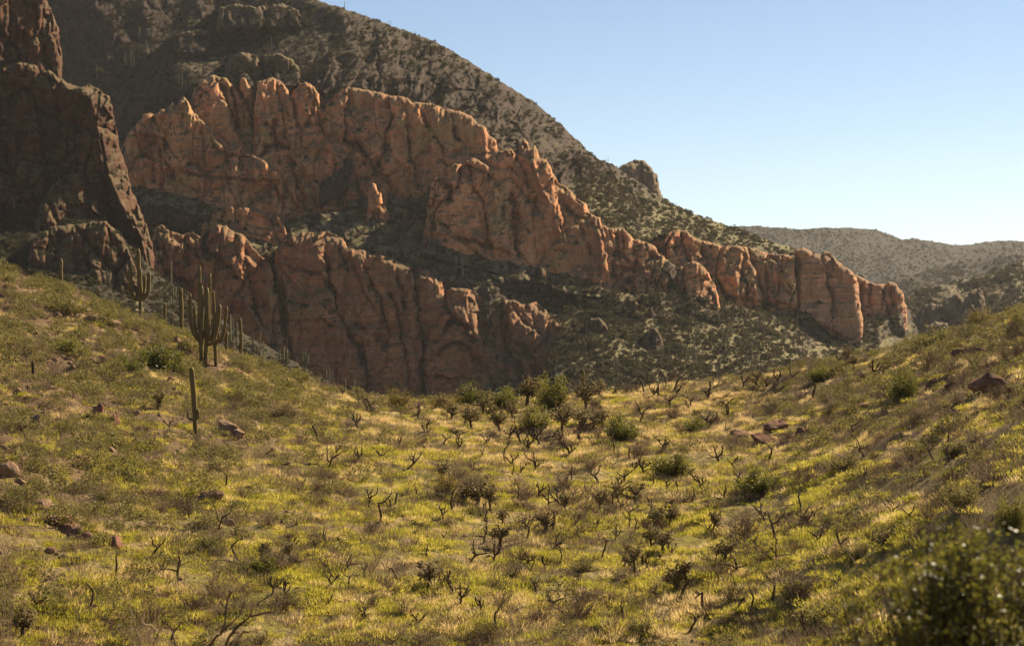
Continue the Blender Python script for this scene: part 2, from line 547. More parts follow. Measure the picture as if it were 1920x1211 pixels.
rock("rock_mass", "rounded brown rock shoulder at the foot of the dark pillar", [(50, 470), (75, 388), (95, 352), (120, 330), (150, 323), (164, 340), (166, 366), (182, 388), (200, 440), (215, 500)],
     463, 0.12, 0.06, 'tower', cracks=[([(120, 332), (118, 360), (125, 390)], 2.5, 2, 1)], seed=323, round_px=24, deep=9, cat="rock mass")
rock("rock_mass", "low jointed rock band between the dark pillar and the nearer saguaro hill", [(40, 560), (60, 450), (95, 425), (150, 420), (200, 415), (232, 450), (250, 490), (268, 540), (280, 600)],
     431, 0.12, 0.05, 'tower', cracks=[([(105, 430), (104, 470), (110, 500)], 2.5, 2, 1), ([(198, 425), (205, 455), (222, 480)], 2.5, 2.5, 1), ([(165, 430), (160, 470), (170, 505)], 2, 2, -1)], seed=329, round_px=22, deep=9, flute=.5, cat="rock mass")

# dark outcrops on the dome
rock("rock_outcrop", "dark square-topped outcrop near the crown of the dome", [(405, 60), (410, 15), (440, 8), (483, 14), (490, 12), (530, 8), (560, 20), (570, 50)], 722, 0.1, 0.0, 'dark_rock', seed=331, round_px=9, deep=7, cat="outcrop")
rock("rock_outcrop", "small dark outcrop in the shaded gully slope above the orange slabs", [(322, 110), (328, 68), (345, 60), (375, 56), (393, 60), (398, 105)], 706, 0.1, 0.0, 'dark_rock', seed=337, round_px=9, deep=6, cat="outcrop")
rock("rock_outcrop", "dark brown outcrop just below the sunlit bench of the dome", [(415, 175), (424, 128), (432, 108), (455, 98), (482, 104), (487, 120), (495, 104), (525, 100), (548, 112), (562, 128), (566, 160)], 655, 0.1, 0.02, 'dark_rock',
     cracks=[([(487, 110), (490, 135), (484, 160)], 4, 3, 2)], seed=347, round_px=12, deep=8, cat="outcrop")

# upper belt of orange cliffs
C_CR = [([(365, 200), (372, 222), (395, 240), (408, 262), (425, 285), (450, 290)], 5, 5, -3)]
rock("cliff", "leaning smooth orange slab with dark slits, highest at the left end of the cliff belt", [(352, 330), (356, 200), (362, 175), (366, 165), (381, 150), (400, 140), (413, 146), (424, 146), (436, 160), (446, 168), (452, 145), (462, 150), (472, 165), (484, 185), (490, 230), (494, 290), (500, 340)],
     625, 0.10, 0.03, 'cliff', cracks=[([(407, 152), (418, 165), (424, 190), (434, 212), (440, 232), (447, 250)], 3.2, 5, 2.5), ([(434, 170), (438, 195), (445, 215), (449, 235)], 3, 5, 2), ([(448, 165), (455, 190), (470, 215), (478, 250)], 3, 4, 2), ([(376, 165), (392, 175)], 3, 2, 0)],
     base=[(352, 300), (500, 310)], seed=351, round_px=18, deep=10, block=.45, flute=.7, strata=.15)
rock("cliff", "broad red-orange cliff with jagged left crest and straight right edge beside the pillar", [(205, 420), (226, 280), (240, 252), (256, 236), (270, 216), (280, 211), (290, 218), (302, 205), (316, 205), (323, 193), (329, 205), (337, 188), (345, 182), (352, 190), (360, 205), (372, 222), (395, 240), (404, 262), (420, 276), (436, 272), (450, 273), (462, 285), (476, 291), (495, 298), (506, 314), (520, 324), (529, 338), (528, 375), (530, 440)],
     606, 0.085, -0.01, 'cliff',
     cracks=[([(276, 255), (300, 258), (312, 265), (305, 290), (318, 310), (328, 325)], 5, 4, -1.5), ([(253, 250), (262, 280), (275, 295), (290, 300)], 2.5, 3, 1.5), ([(340, 322), (400, 330), (460, 335), (526, 340)], 2, 1.8, -1.2), ([(374, 245), (380, 275), (386, 315)], 2, 2, 1), ([(446, 285), (448, 310), (446, 340)], 2.2, 2.2, 1), ([(500, 320), (503, 350), (505, 400)], 2, 1.6, 0.8), ([(285, 310), (290, 340)], 6, 3, 0), ([(400, 262), (412, 280), (430, 290), (470, 295)], 3, 3, -1)],
     base=[(205, 345), (250, 350), (330, 364), (400, 384), (470, 400), (530, 416)], seed=359, round_px=13, deep=9, block=.8, strata=.45, dip=0.02)
rock("cliff", "brown fluted buttress with slanting sunlit rib behind the red cliff", [(470, 440), (478, 200), (484, 155), (510, 145), (524, 152), (534, 160), (545, 178), (562, 158), (570, 153), (588, 162), (598, 178), (600, 200), (616, 212), (622, 224), (644, 228), (648, 244), (641, 275), (655, 288), (662, 310), (668, 330), (678, 345), (684, 380), (688, 440)],
     622, 0.10, 0.03, 'cliff',
     cracks=[([(545, 180), (552, 215), (562, 240), (560, 270)], 3, 4, 1.5), ([(578, 170), (590, 190), (588, 215), (575, 235)], 3, 3, 0), ([(495, 235), (515, 238)], 4, 3, 0), ([(513, 225), (514, 250), (520, 262)], 4, 4, 0), ([(495, 273), (515, 270), (540, 274)], 4, 4, -1), ([(545, 305), (548, 325), (558, 350), (575, 372)], 4.5, 5, -2), ([(497, 280), (488, 300)], 3, 3, 0)],
     ridges=[([(612, 275), (628, 300), (645, 330), (655, 360), (652, 400)], 7, 4.5)], base=[(470, 400), (530, 416), (580, 406), (620, 396), (688, 406)], seed=367, round_px=14, deep=10, block=.9)
rock("cliff", "wide brown cliff wall in the middle of the belt under the dark rocky dome", [(590, 440), (604, 240), (612, 195), (640, 168), (652, 164), (680, 168), (715, 174), (730, 180), (755, 181), (772, 192), (792, 193), (815, 195), (832, 205), (850, 206), (872, 212), (886, 220), (896, 232), (910, 240), (918, 255), (928, 262), (934, 282), (932, 320), (900, 420), (700, 430)],
     626, 0.09, 0.02, 'cliff',
     cracks=[([(732, 195), (738, 215), (736, 235), (728, 245), (725, 275), (714, 310), (706, 330)], 3.5, 6, -2.5), ([(763, 240), (766, 265), (769, 290), (774, 320), (784, 345)], 3, 4, 1.5), ([(790, 205), (790, 225), (802, 240)], 3, 3, 1), ([(845, 220), (852, 240), (856, 258), (868, 270)], 3.2, 4, 1.2), ([(822, 262), (832, 280), (836, 310)], 2.6, 3, -1), ([(650, 190), (645, 230), (650, 260)], 4, 3, 2), ([(651, 262), (672, 270), (690, 290), (705, 310), (712, 318)], 7, 6, -4), ([(845, 290), (865, 283)], 3, 2, 0)],
     ridges=[([(912, 240), (913, 270), (908, 300)], 5, 2.5)], base=[(590, 340), (650, 295), (700, 345), (770, 378), (812, 352), (934, 330)], seed=373, round_px=16, deep=11, block=.55, flute=.8, strata=.15)
rock("rock_pinnacle", "small orange pinnacle standing alone in the dark hollow of the cliff belt", [(682, 430), (690, 385), (692, 352), (699, 342), (706, 348), (710, 362), (714, 360), (718, 378), (728, 395), (736, 430)],
     598, 0.06, 0.05, 'cliff', base=[(680, 412), (740, 416)], seed=379, round_px=12, deep=8, block=.6, cat="pinnacle", jag=1.4)
rock("cliff", "mossy brown rock step filling the dark hollow beside the small pinnacle", [(640, 410), (655, 300), (668, 278), (690, 300), (706, 325), (730, 345), (735, 375), (748, 420)], 616, 0.16, 0.0, 'cliff', base=[(640, 370), (748, 385)], seed=381, round_px=14, deep=8, block=1.3)
rock("cliff", "rounded orange bastion with three finger pinnacles and a domed head", [(790, 480), (800, 400), (804, 372), (808, 345), (818, 333), (826, 335), (834, 352), (837, 345), (840, 318), (850, 308), (868, 308), (876, 302), (888, 297), (900, 302), (917, 315), (930, 324), (938, 333), (944, 350), (945, 365), (951, 385), (954, 420), (962, 520)],
     590, 0.09, 0.03, 'cliff',
     cracks=[([(836, 350), (846, 356), (842, 372), (826, 385), (818, 405), (814, 425)], 4, 6, -2), ([(860, 318), (862, 335), (852, 355), (846, 365)], 4, 4.5, 1), ([(882, 305), (884, 330), (890, 352), (900, 370), (910, 385), (912, 410), (917, 440), (914, 460)], 2.8, 4, -1.2), ([(906, 330), (902, 350)], 2, 2, 0), ([(848, 443), (880, 448), (915, 460), (955, 475)], 3, 2, -1.5)],
     base=[(790, 438), (815, 450), (870, 476), (962, 492)], seed=383, round_px=18, deep=10, block=.6, strata=.2)
rock("cliff", "large orange cliff with a dark cleft and knobbly sunlit crest right of the bastion", [(915, 540), (914, 330), (917, 298), (930, 285), (943, 282), (960, 281), (972, 290), (976, 272), (982, 263), (988, 266), (992, 279), (1002, 274), (1007, 284), (1012, 296), (1022, 300), (1032, 310), (1038, 330), (1046, 342), (1066, 354), (1080, 372), (1098, 382), (1106, 400), (1124, 408), (1132, 430), (1138, 455), (1142, 500), (1146, 560)],
     596, 0.10, 0.03, 'cliff',
     cracks=[([(960, 372), (962, 400), (964, 424)], 7, 9, 0), ([(966, 440), (968, 460), (969, 480)], 3, 5, 0), ([(966, 298), (982, 315), (988, 335), (990, 350)], 2.6, 4, 1.2), ([(990, 372), (1000, 380), (1006, 392)], 4, 4, 0), ([(955, 310), (975, 330)], 2, 2, 0), ([(1055, 385), (1075, 400), (1090, 410)], 4, 4, 1), ([(1078, 410), (1085, 430), (1097, 452), (1105, 470)], 2.6, 3, 1), ([(1045, 372), (1052, 398), (1054, 430)], 2.2, 3, 2.0), ([(985, 430), (1000, 436), (1004, 460)], 2, 2, 0)],
     ridges=[([(1000, 298), (1012, 330), (1024, 360), (1033, 378)], 6, 3.5), ([(1044, 382), (1052, 410), (1053, 428)], 5, 2.5), ([(1126, 440), (1130, 470), (1138, 505)], 6, 3)], base=[(915, 488), (965, 492), (1050, 512), (1146, 538)], seed=389, round_px=15, deep=10, block=.6, strata=.2)
rock("cliff", "broken orange crag stepping down from the cliff belt to the talus", [(1110, 580), (1126, 460), (1128, 422), (1150, 430), (1168, 428), (1188, 448), (1206, 452), (1226, 460), (1234, 474), (1246, 482), (1249, 505), (1262, 514), (1266, 530), (1275, 580)],
     600, 0.16, 0.02, 'cliff', cracks=[([(1150, 440), (1155, 470), (1150, 500)], 4, 4, 1.5), ([(1190, 450), (1196, 480), (1185, 505)], 3, 3, 1), ([(1222, 480), (1226, 505), (1222, 530)], 3, 3, 1), ([(1160, 500), (1190, 505), (1215, 500)], 4, 3, -1)],
     base=[(1110, 536), (1190, 553), (1275, 546)], seed=397, round_px=14, deep=9, block=1.5)
rock("cliff", "rounded orange rock hump at the top edge of the talus slope", [(1255, 580), (1262, 522), (1276, 500), (1298, 489), (1312, 495), (1328, 510), (1338, 532), (1346, 552), (1352, 580), (1356, 610)],
     598, 0.16, 0.05, 'cliff', cracks=[([(1285, 505), (1280, 530), (1285, 550)], 2.5, 3, -1)], base=[(1255, 546), (1290, 554), (1356, 580)], seed=401, round_px=20, deep=10, block=.9)
rock("cliff", "shaded brown cliff wall behind the orange hump below the green ridge", [(1195, 620), (1210, 450), (1235, 437), (1262, 432), (1286, 432), (1304, 448), (1322, 452), (1350, 460), (1380, 461), (1405, 464), (1425, 470), (1442, 476), (1470, 478), (1488, 482), (1500, 620)],
     634, 0.16, 0.03, 'cliff', cracks=[([(1320, 460), (1316, 490), (1330, 520)], 4, 4, 1), ([(1395, 470), (1392, 510), (1400, 550)], 4, 4, 1), ([(1440, 480), (1436, 520), (1442, 570)], 3, 4, -1), ([(1270, 445), (1265, 470)], 3, 3, 0), ([(1400, 560), (1440, 565), (1475, 570)], 3, 2, -2)],
     base=[(1195, 480), (1240, 482), (1330, 545), (1355, 566), (1400, 580), (1500, 592)], seed=409, round_px=14, deep=9, block=1.4)
rock("cliff", "tall banded end cliff with a flat face and a sunlit right corner", [(1480, 690), (1491, 560), (1491, 468), (1505, 464), (1520, 470), (1540, 480), (1548, 472), (1556, 474), (1565, 484), (1578, 497), (1596, 508), (1606, 520), (1611, 560), (1618, 600), (1622, 690)],
     642, 0.03, 0.0, 'cliff_band', cracks=[([(1547, 510), (1552, 530), (1558, 560), (1560, 600), (1562, 640)], 2.5, 3, 2), ([(1492, 600), (1520, 605), (1545, 615)], 5, 3, -2)], base=[(1480, 585), (1508, 584), (1540, 610), (1570, 636), (1622, 642)], seed=419, round_px=14, deep=14, block=.35, flute=.4, strata=.8, dip=0.03, rough=.6)
rock("cliff", "stepped banded cliff with small battlements beyond the end cliff", [(1590, 690), (1596, 540), (1600, 514), (1614, 518), (1628, 528), (1640, 532), (1654, 532), (1657, 540), (1662, 538), (1664, 528), (1675, 529), (1686, 541), (1694, 552), (1698, 578), (1704, 640), (1706, 690)],
     668, 0.06, 0.12, 'cliff_band', cracks=[([(1659, 530), (1660, 560), (1664, 590)], 3.5, 5, 0), ([(1630, 535), (1632, 570), (1628, 590)], 2.5, 3, 1)], base=[(1590, 640), (1622, 602), (1650, 594), (1706, 588)], seed=421, round_px=9, deep=9, block=1.0, strata=.8, dip=0.03)

# lower bench
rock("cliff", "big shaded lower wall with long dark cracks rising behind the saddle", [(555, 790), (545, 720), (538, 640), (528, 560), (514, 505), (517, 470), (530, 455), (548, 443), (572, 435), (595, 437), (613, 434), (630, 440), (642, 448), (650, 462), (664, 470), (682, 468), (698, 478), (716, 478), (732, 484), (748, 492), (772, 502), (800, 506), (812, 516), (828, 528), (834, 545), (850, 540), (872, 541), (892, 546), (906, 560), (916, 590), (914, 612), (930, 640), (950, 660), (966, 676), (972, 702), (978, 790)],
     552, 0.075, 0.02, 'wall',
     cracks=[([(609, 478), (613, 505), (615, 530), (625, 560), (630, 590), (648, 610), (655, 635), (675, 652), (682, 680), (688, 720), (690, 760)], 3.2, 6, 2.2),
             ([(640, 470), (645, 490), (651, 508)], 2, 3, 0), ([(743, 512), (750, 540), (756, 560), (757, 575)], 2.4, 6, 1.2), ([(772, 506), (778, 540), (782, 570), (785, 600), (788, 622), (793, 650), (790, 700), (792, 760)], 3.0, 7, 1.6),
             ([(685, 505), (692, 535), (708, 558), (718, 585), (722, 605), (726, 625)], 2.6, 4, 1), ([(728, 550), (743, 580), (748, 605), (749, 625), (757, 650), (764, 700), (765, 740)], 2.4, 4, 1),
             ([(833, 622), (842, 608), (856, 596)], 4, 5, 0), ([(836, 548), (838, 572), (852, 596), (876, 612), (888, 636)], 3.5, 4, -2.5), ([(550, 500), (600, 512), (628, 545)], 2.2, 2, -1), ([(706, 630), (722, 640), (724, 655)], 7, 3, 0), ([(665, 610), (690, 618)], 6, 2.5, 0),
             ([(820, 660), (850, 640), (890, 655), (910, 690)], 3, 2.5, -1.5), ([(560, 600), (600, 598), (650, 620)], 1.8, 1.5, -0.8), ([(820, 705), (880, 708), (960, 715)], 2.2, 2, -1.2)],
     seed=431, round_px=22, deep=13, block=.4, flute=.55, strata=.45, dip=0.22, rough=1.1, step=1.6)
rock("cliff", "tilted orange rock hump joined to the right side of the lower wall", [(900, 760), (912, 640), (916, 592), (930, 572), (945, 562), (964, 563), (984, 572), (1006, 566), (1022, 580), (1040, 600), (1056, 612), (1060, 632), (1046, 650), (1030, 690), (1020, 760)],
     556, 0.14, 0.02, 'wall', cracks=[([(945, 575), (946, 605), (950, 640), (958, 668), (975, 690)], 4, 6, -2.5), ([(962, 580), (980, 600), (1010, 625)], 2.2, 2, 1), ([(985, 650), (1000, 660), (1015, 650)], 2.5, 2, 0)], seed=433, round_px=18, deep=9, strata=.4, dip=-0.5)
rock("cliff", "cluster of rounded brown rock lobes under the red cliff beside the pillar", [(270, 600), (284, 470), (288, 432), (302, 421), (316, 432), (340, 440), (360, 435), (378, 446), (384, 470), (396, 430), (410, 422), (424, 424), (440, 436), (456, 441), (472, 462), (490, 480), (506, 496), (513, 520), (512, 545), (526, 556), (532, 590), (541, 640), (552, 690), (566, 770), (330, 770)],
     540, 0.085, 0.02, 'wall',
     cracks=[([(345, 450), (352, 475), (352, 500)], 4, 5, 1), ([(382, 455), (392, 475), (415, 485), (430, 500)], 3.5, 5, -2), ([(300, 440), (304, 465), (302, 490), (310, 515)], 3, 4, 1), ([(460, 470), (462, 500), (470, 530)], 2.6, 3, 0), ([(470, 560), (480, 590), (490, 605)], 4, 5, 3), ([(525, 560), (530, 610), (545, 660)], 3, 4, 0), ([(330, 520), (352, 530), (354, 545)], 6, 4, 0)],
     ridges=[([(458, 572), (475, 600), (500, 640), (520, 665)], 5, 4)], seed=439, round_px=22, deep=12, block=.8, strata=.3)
rock("rock_mass", "layered reddish rock shelf between the red cliff and the rock lobes", [(365, 480), (380, 420), (392, 396), (430, 386), (480, 392), (520, 405), (536, 424), (542, 450), (525, 500)], 585, 0.14, 0.0, 'cliff', base=[(365, 425), (460, 445), (545, 462)], seed=443, round_px=14, deep=8, strata=.7, dip=-0.15, cat="rock mass")
rock("cliff", "low brown cliff knobs on the shaded slope across the canyon", [(1720, 640), (1730, 575), (1745, 570), (1768, 572), (1786, 552), (1800, 550), (1808, 570), (1822, 545), (1836, 540), (1846, 560), (1852, 600), (1850, 660)], 880, 0.12, 0.03, 'far_rock', seed=449, round_px=10, deep=8, block=1.6)
rock("boulder", "large rounded brown boulder mass on the canyon slope beyond the saddle", [(1730, 650), (1735, 612), (1755, 603), (1775, 606), (1782, 625), (1790, 660)], 830, 0.15, 0.05, 'far_rock', seed=457, round_px=14, deep=9, cat="boulder")

CRAG = [(600, 120), (650, 60), (760, 70), (850, 105), (940, 160), (1030, 225), (1112, 300), (1080, 400), (960, 300), (860, 215), (720, 180), (600, 165)]


def mountain_detail(PX, PY, D, u, v):
    """rock ribs on the dome's steep flank, and room behind the rock masses"""
    ins = np.where(inside(PX, PY, CRAG), 1.0, -1.0) * seg_dist(PX, PY, CRAG + CRAG[:1])[0]
    w = np.clip((ins + 40) / 50, 0, 1)
    s = u + 0.45 * v + 3 * fbm(u / 16, v / 16, 711, 3)
    h1, j1 = facets(s / 9, v / 15, 713)
    h2, j2 = facets(s / 3.4, v / 5.0, 715)
    D = D - w * (5.0 * ridged(s / 16, v / 48, 712, 4, 0.6) + 8.0 * h1 + 3.6 * h2 - 2.2 * j1 - 0.8 * j2 + 1.2 * fbm(u / 2.6, v / 3.2, 714, 3))
    for x0, y0, st, RD, rd, yb in ROCKS:
        if np.median(RD) > 760 or x0 < -50:
            continue
        j = ((PX - x0) / st).round().astype(int)
        i = ((PY - y0) / st).round().astype(int)
        ok = (i >= 0) & (j >= 0) & (i < RD.shape[0]) & (j < RD.shape[1])
        i, j = np.clip(i, 0, RD.shape[0] - 1), np.clip(j, 0, RD.shape[1] - 1)
        ok &= rd[i, j] > 5
        yb = np.interp(PX, [b[0] for b in yb], [b[1] for b in yb]) + 5 * fbm(PX / 25, PY / 40, 720, 3)
        D = np.where(ok & (PY < yb), np.maximum(D, RD[i, j] + 2.2 * np.clip((yb - PY) / 12, 0.05, 1)), D)
        low = ok & (PY >= yb) & (PY < yb + 60)
        D = np.where(low, np.minimum(D, RD[i, j] - 0.35 * np.minimum(PY - yb, 30)), D)
    return D


SKYLINE = [(-90, 800), (-90, -150), (300, -150), (470, -60), (560, -12), (590, 0), (640, 15), (690, 33), (740, 50), (790, 68), (840, 92), (880, 116), (920, 141), (960, 167), (1000, 191), (1030, 216),
           (1060, 241), (1085, 265), (1108, 290), (1122, 298), (1150, 309), (1180, 330), (1215, 355), (1250, 376), (1290, 396), (1330, 412), (1380, 428), (1420, 446), (1460, 458), (1490, 467),
           (1560, 487), (1620, 528), (1690, 550), (1720, 620), (1740, 800)]
hillside("mountain", SKYLINE,
         [(300, 745, 560), (600, 760, 548), (960, 760, 545), (0, 745, 560), (540, 440, 588), (700, 470, 578), (830, 522, 571), (920, 550, 566), (400, 400, 600), (300, 440, 592), (250, 520, 585),
          (530, 420, 598), (700, 410, 603), (800, 430, 606), (960, 492, 593), (1140, 536, 588), (1250, 547, 592), (1350, 577, 602), (1480, 604, 628), (1560, 645, 640),
          (400, 160, 650), (510, 150, 655), (700, 175, 657), (900, 225, 657), (1000, 275, 650), (1130, 412, 622), (1250, 440, 632), (1400, 466, 665), (1550, 486, 690),
          (100, 0, 725), (100, 200, 690), (250, 100, 708), (250, 250, 662), (400, 50, 730), (420, 110, 700), (560, 112, 676), (560, 58, 716), (600, 0, 738), (750, 120, 684), (720, 135, 672), (850, 95, 716),
          (850, 180, 676), (1000, 192, 706), (1000, 245, 676), (1108, 292, 688), (1060, 330, 664), (1150, 312, 706), (1250, 378, 718), (1380, 430, 728), (1480, 467, 715), (-80, -100, 760), (400, -140, 800),
          (1050, 560, 585), (1050, 720, 500), (1250, 560, 589), (1250, 720, 490), (1400, 610, 602), (1450, 720, 492), (1560, 670, 606), (1600, 730, 560), (1640, 610, 655), (1700, 600, 690), (1720, 720, 610),
          (1100, 800, 450), (1400, 800, 445), (1700, 800, 560), (1000, 640, 556)],
         M['mountain'], step=2.0, seed=7, rib=2.6, rib_len=(15, 34), rough=0.9, jag=2.2, lump=1.2, edge=14, extra=mountain_detail)
for i, (bx, by, bw, bh, lab) in enumerate([(1225, 650, 38, 36, "squat brown boulder half way down the talus slope"), (1395, 478, 18, 14, "dark knob on the green ridge above the shaded cliff wall"),
                                          (1185, 580, 30, 20, "low rock rib in the upper talus below the broken crag"), (1118, 618, 46, 22, "flat rock shelf in the talus near the tilted hump"),
                                          (1017, 520, 18, 18, "small upright block under the large orange cliff")]):
    dm = hill_point("mountain", bx, by)[0] - 1.5
    rock("boulder", lab, [(bx - bw * .55, by + 8), (bx - bw * .45, by - bh * .5), (bx - bw * .2, by - bh * .95), (bx + bw * .1, by - bh), (bx + bw * .38, by - bh * .55), (bx + bw * .55, by + 8)], dm, 0.12, 0.02, 'dark_rock', seed=470 + i * 7, round_px=10, deep=5, jag=1.2, cat="boulder", block=.5)

# ------------------------------------------------------------------ the near ground: one sheet from behind the camera over the saddle
_G = [  # photo pixel and distance of points on the near ground
    (0, 1211, 50), (480, 1211, 52), (960, 1211, 52), (1440, 1211, 50), (1920, 1211, 41),
    (0, 1080, 57), (480, 1080, 60), (960, 1080, 61), (1440, 1080, 59), (1920, 1080, 44),
    (0, 980, 63), (480, 980, 70), (960, 980, 73), (1440, 980, 70), (1920, 980, 47),
    (0, 880, 71), (480, 880, 84), (960, 880, 90), (1440, 880, 86), (1920, 880, 52),
    (0, 780, 84), (260, 780, 92), (480, 800, 99), (760, 800, 110), (960, 800, 112), (1200, 800, 110), (1440, 800, 102), (1700, 800, 80), (1920, 790, 61),
    (0, 680, 100), (200, 680, 108), (380, 700, 116), (520, 745, 120), (1600, 730, 112), (1780, 700, 95), (1920, 690, 75),
    (0, 590, 118), (150, 590, 124), (260, 615, 126),
    (0, 514, 134), (60, 527, 135), (150, 550, 136), (250, 602, 136), (330, 628, 137), (420, 662, 137), (520, 697, 138), (600, 735, 139), (660, 750, 140),
    (800, 754, 140), (960, 752, 140), (1100, 740, 140), (1250, 726, 139), (1380, 714, 136), (1500, 696, 133), (1600, 676, 129), (1700, 655, 123), (1800, 625, 116), (1920, 590, 108),
    (-150, 480, 130), (-300, 450, 126), (-150, 1100, 52), (-150, 800, 76), (2070, 540, 100), (2250, 480, 96), (2070, 800, 54), (2070, 1100, 38),
    (-250, 620, 96), (2250, 650, 72)]
_gp = [at(*g) for g in _G]
_gp += [(0, 0, -1.75), (-30, 0, -1.5), (30, 0, -0.5), (0, -40, 0.5), (-60, -40, 2), (60, -40, 2), (0, 14, -3.6), (-12, 14, -3.6), (12, 14, -3.2), (0, 30, -6.6), (-16, 30, -6.3), (14, 30, -6.0), (-50, 30, -3), (45, 30, -1)]
for _x, _d, _z in ((-75, 140, 9), (-75, 170, 5), (-55, 165, 1.0), (-38, 165, -1.5), (-20, 165, -6.5), (0, 168, -8.5), (18, 168, -8.0), (36, 160, -5.5), (50, 140, -1.5), (75, 130, 6), (-60, 200, -8), (0, 205, -15), (60, 195, -9), (-100, 60, 8), (100, 60, 12), (90, 100, 9), (-95, 110, 11)):
    _gp.append((_x, _d, _z))
_gmodel = tps_fit([(p[0] / 30, p[1] / 30) for p in _gp], [p[2] for p in _gp], 0.01)


def ground_raw(x, y):
    x, y = np.asarray(x, float), np.asarray(y, float)
    z = tps_eval(_gmodel, np.clip(x, -100, 100) / 30, np.clip(y, -40, 205) / 30)
    rough = np.clip((y - 8) / 30, 0, 1)
    hill = np.clip((-x - 8) / 25, 0, 1)
    z = z + rough * ((0.16 + 0.22 * hill) * fbm(x / 7, y / 9, 501, 3) + (0.26 + 0.08 * hill) * fbm(x / 2.2, y / 2.2, 502, 3) + 0.09 * fbm(x / 0.8, y / 0.8, 503, 2))
    out = np.maximum(np.maximum(np.abs(x) - 100, y - 205), -40 - y)
    w = np.clip(out / 220, 0, 1)
    w = w * w * (3 - 2 * w)
    return z * (1 - w) - 30 * w


_xs = np.concatenate([np.linspace(-520, -84, 22), np.arange(-80, 80.01, 0.42), np.linspace(84, 520, 22)])
_ys = np.concatenate([np.linspace(-420, 0, 26), np.arange(2, 38, 1.0), np.arange(38, 172, 0.42), np.linspace(174, 440, 40)])
_GX, _GY = np.meshgrid(_xs, _ys)
_GZ = ground_raw(_GX, _GY)


def ground(x, y):
    """height of the near ground (bilinear in the sheet's own grid)"""
    x, y = np.asarray(x, float), np.asarray(y, float)
    j = np.clip(np.searchsorted(_xs, x) - 1, 0, len(_xs) - 2)
    i = np.clip(np.searchsorted(_ys, y) - 1, 0, len(_ys) - 2)
    tx = np.clip((x - _xs[j]) / (_xs[j + 1] - _xs[j]), 0, 1)
    ty = np.clip((y - _ys[i]) / (_ys[i + 1] - _ys[i]), 0, 1)
    return (_GZ[i, j] * (1 - tx) + _GZ[i, j + 1] * tx) * (1 - ty) + (_GZ[i + 1, j] * (1 - tx) + _GZ[i + 1, j + 1] * tx) * ty


_march = np.arange(40, 150, 0.25)


def hit(px, py, miss=None):
    """where the line of sight of a pixel meets the near ground"""
    x = (px - CX) / FPX * _march
    z = (CY - py) / FPX * _march
    g = ground(x, _march)
    below = np.nonzero(z <= g)[0]
    if len(below):
        d = _march[below[0]]
    else:
        k = np.argmin(z - g)
        d = _march[k] if miss is None else miss
    x = (px - CX) / FPX * d
    return float(x), float(d), float(ground(x, d))


def pix(x, y, z):
    return CX + x / y * FPX, CY - z / y * FPX


def straw_field(x, y):
    """1 where the grass is dry and pale, 0 where it is green"""
    far = np.clip((np.asarray(y) - 72) / 40, 0, 1)
    right = np.clip((x + 4) / 16, 0, 1)
    n = fbm(x / 6.5, np.asarray(y) / 10, 601, 4)
    slope = np.clip((x - 9) / 10, 0, 1)
    return np.clip(0.17 + 0.56 * far + 0.22 * right * far + 0.30 * slope + 0.55 * n, 0, 1)


t = NT("near_ground")
iso = t.coord()
g1 = t.noise(iso, 0.11, 5, 0.62)
g2 = t.noise(iso, 0.55, 5, 0.65)
g3 = t.noise(iso, 3.2, 4, 0.7)
c = t.mix(t.ramp(g1, [(0.42, 0.0), (0.60, 1.0)]), (0.290, 0.200, 0.098), (0.460, 0.345, 0.160))
c = t.mix(t.ramp(g2, [(0.40, 0.0), (0.56, 1.0)]), c, (0.220, 0.190, 0.035))
c = t.mix(t.math('MULTIPLY', t.ramp(g3, [(0.45, 0.0), (0.60, 1.0)]), 0.6), c, (0.120, 0.080, 0.045))
c = t.mix(t.math('MULTIPLY', t.ramp(t.noise(iso, 0.07, 3, 0.5), [(0.60, 0.0), (0.68, 1.0)]), 0.7), c, (0.190, 0.085, 0.055))
gx = t.n("ShaderNodeSeparateXYZ")
t.l(iso, gx.inputs[0])
side = t.math('MULTIPLY', t.math('ADD', gx.outputs[0], t.math('MULTIPLY', t.math('SUBTRACT', g1, 0.5), 22.0)), 0.02)     # stony red-brown soil on both hillsides
hillsoil = t.mix(t.ramp(g2, [(0.38, 0.0), (0.60, 1.0)]), (0.115, 0.070, 0.042), (0.200, 0.130, 0.075))
c = t.mix(t.ramp(t.math('MULTIPLY', side, -1.0), [(0.14, 0.0), (0.34, 0.9)]), c, hillsoil)
c = t.mix(t.ramp(side, [(0.20, 0.0), (0.36, 0.85)]), c, hillsoil)
t.bump(t.math('ADD', g3, t.noise(iso, 9.0, 4, 0.7)), 0.8, 0.12)
M['ground'] = t.done(c, 0.95, 0.1)

h, w = _GX.shape
idx = np.arange(h * w).reshape(h, w)
F = np.stack([idx[:-1, :-1], idx[:-1, 1:], idx[1:, 1:], idx[1:, :-1]], -1).reshape(-1, 4)
add_obj("ground", mesh_from("ground", np.stack([_GX, _GY, _GZ], -1).reshape(-1, 3), F, True), M['ground'], kind="structure")


# ------------------------------------------------------------------ plant shapes
class Build:
    """collects triangles and quads of one mesh"""
    def __init__(self):
        self.v, self.f, self.n = [], [], 0

    def add(self, V, F):
        V = np.asarray(V, float)
        F = np.asarray(F, int)
        if F.shape[1] == 4:
            F = np.concatenate([F[:, [0, 1, 2]], F[:, [0, 2, 3]]])
        self.v.append(V)
        self.f.append(F + self.n)
        self.n += len(V)
        return self

    def mesh(self, name, smooth=False):
        return mesh_from(name, np.concatenate(self.v), np.concatenate(self.f), smooth)


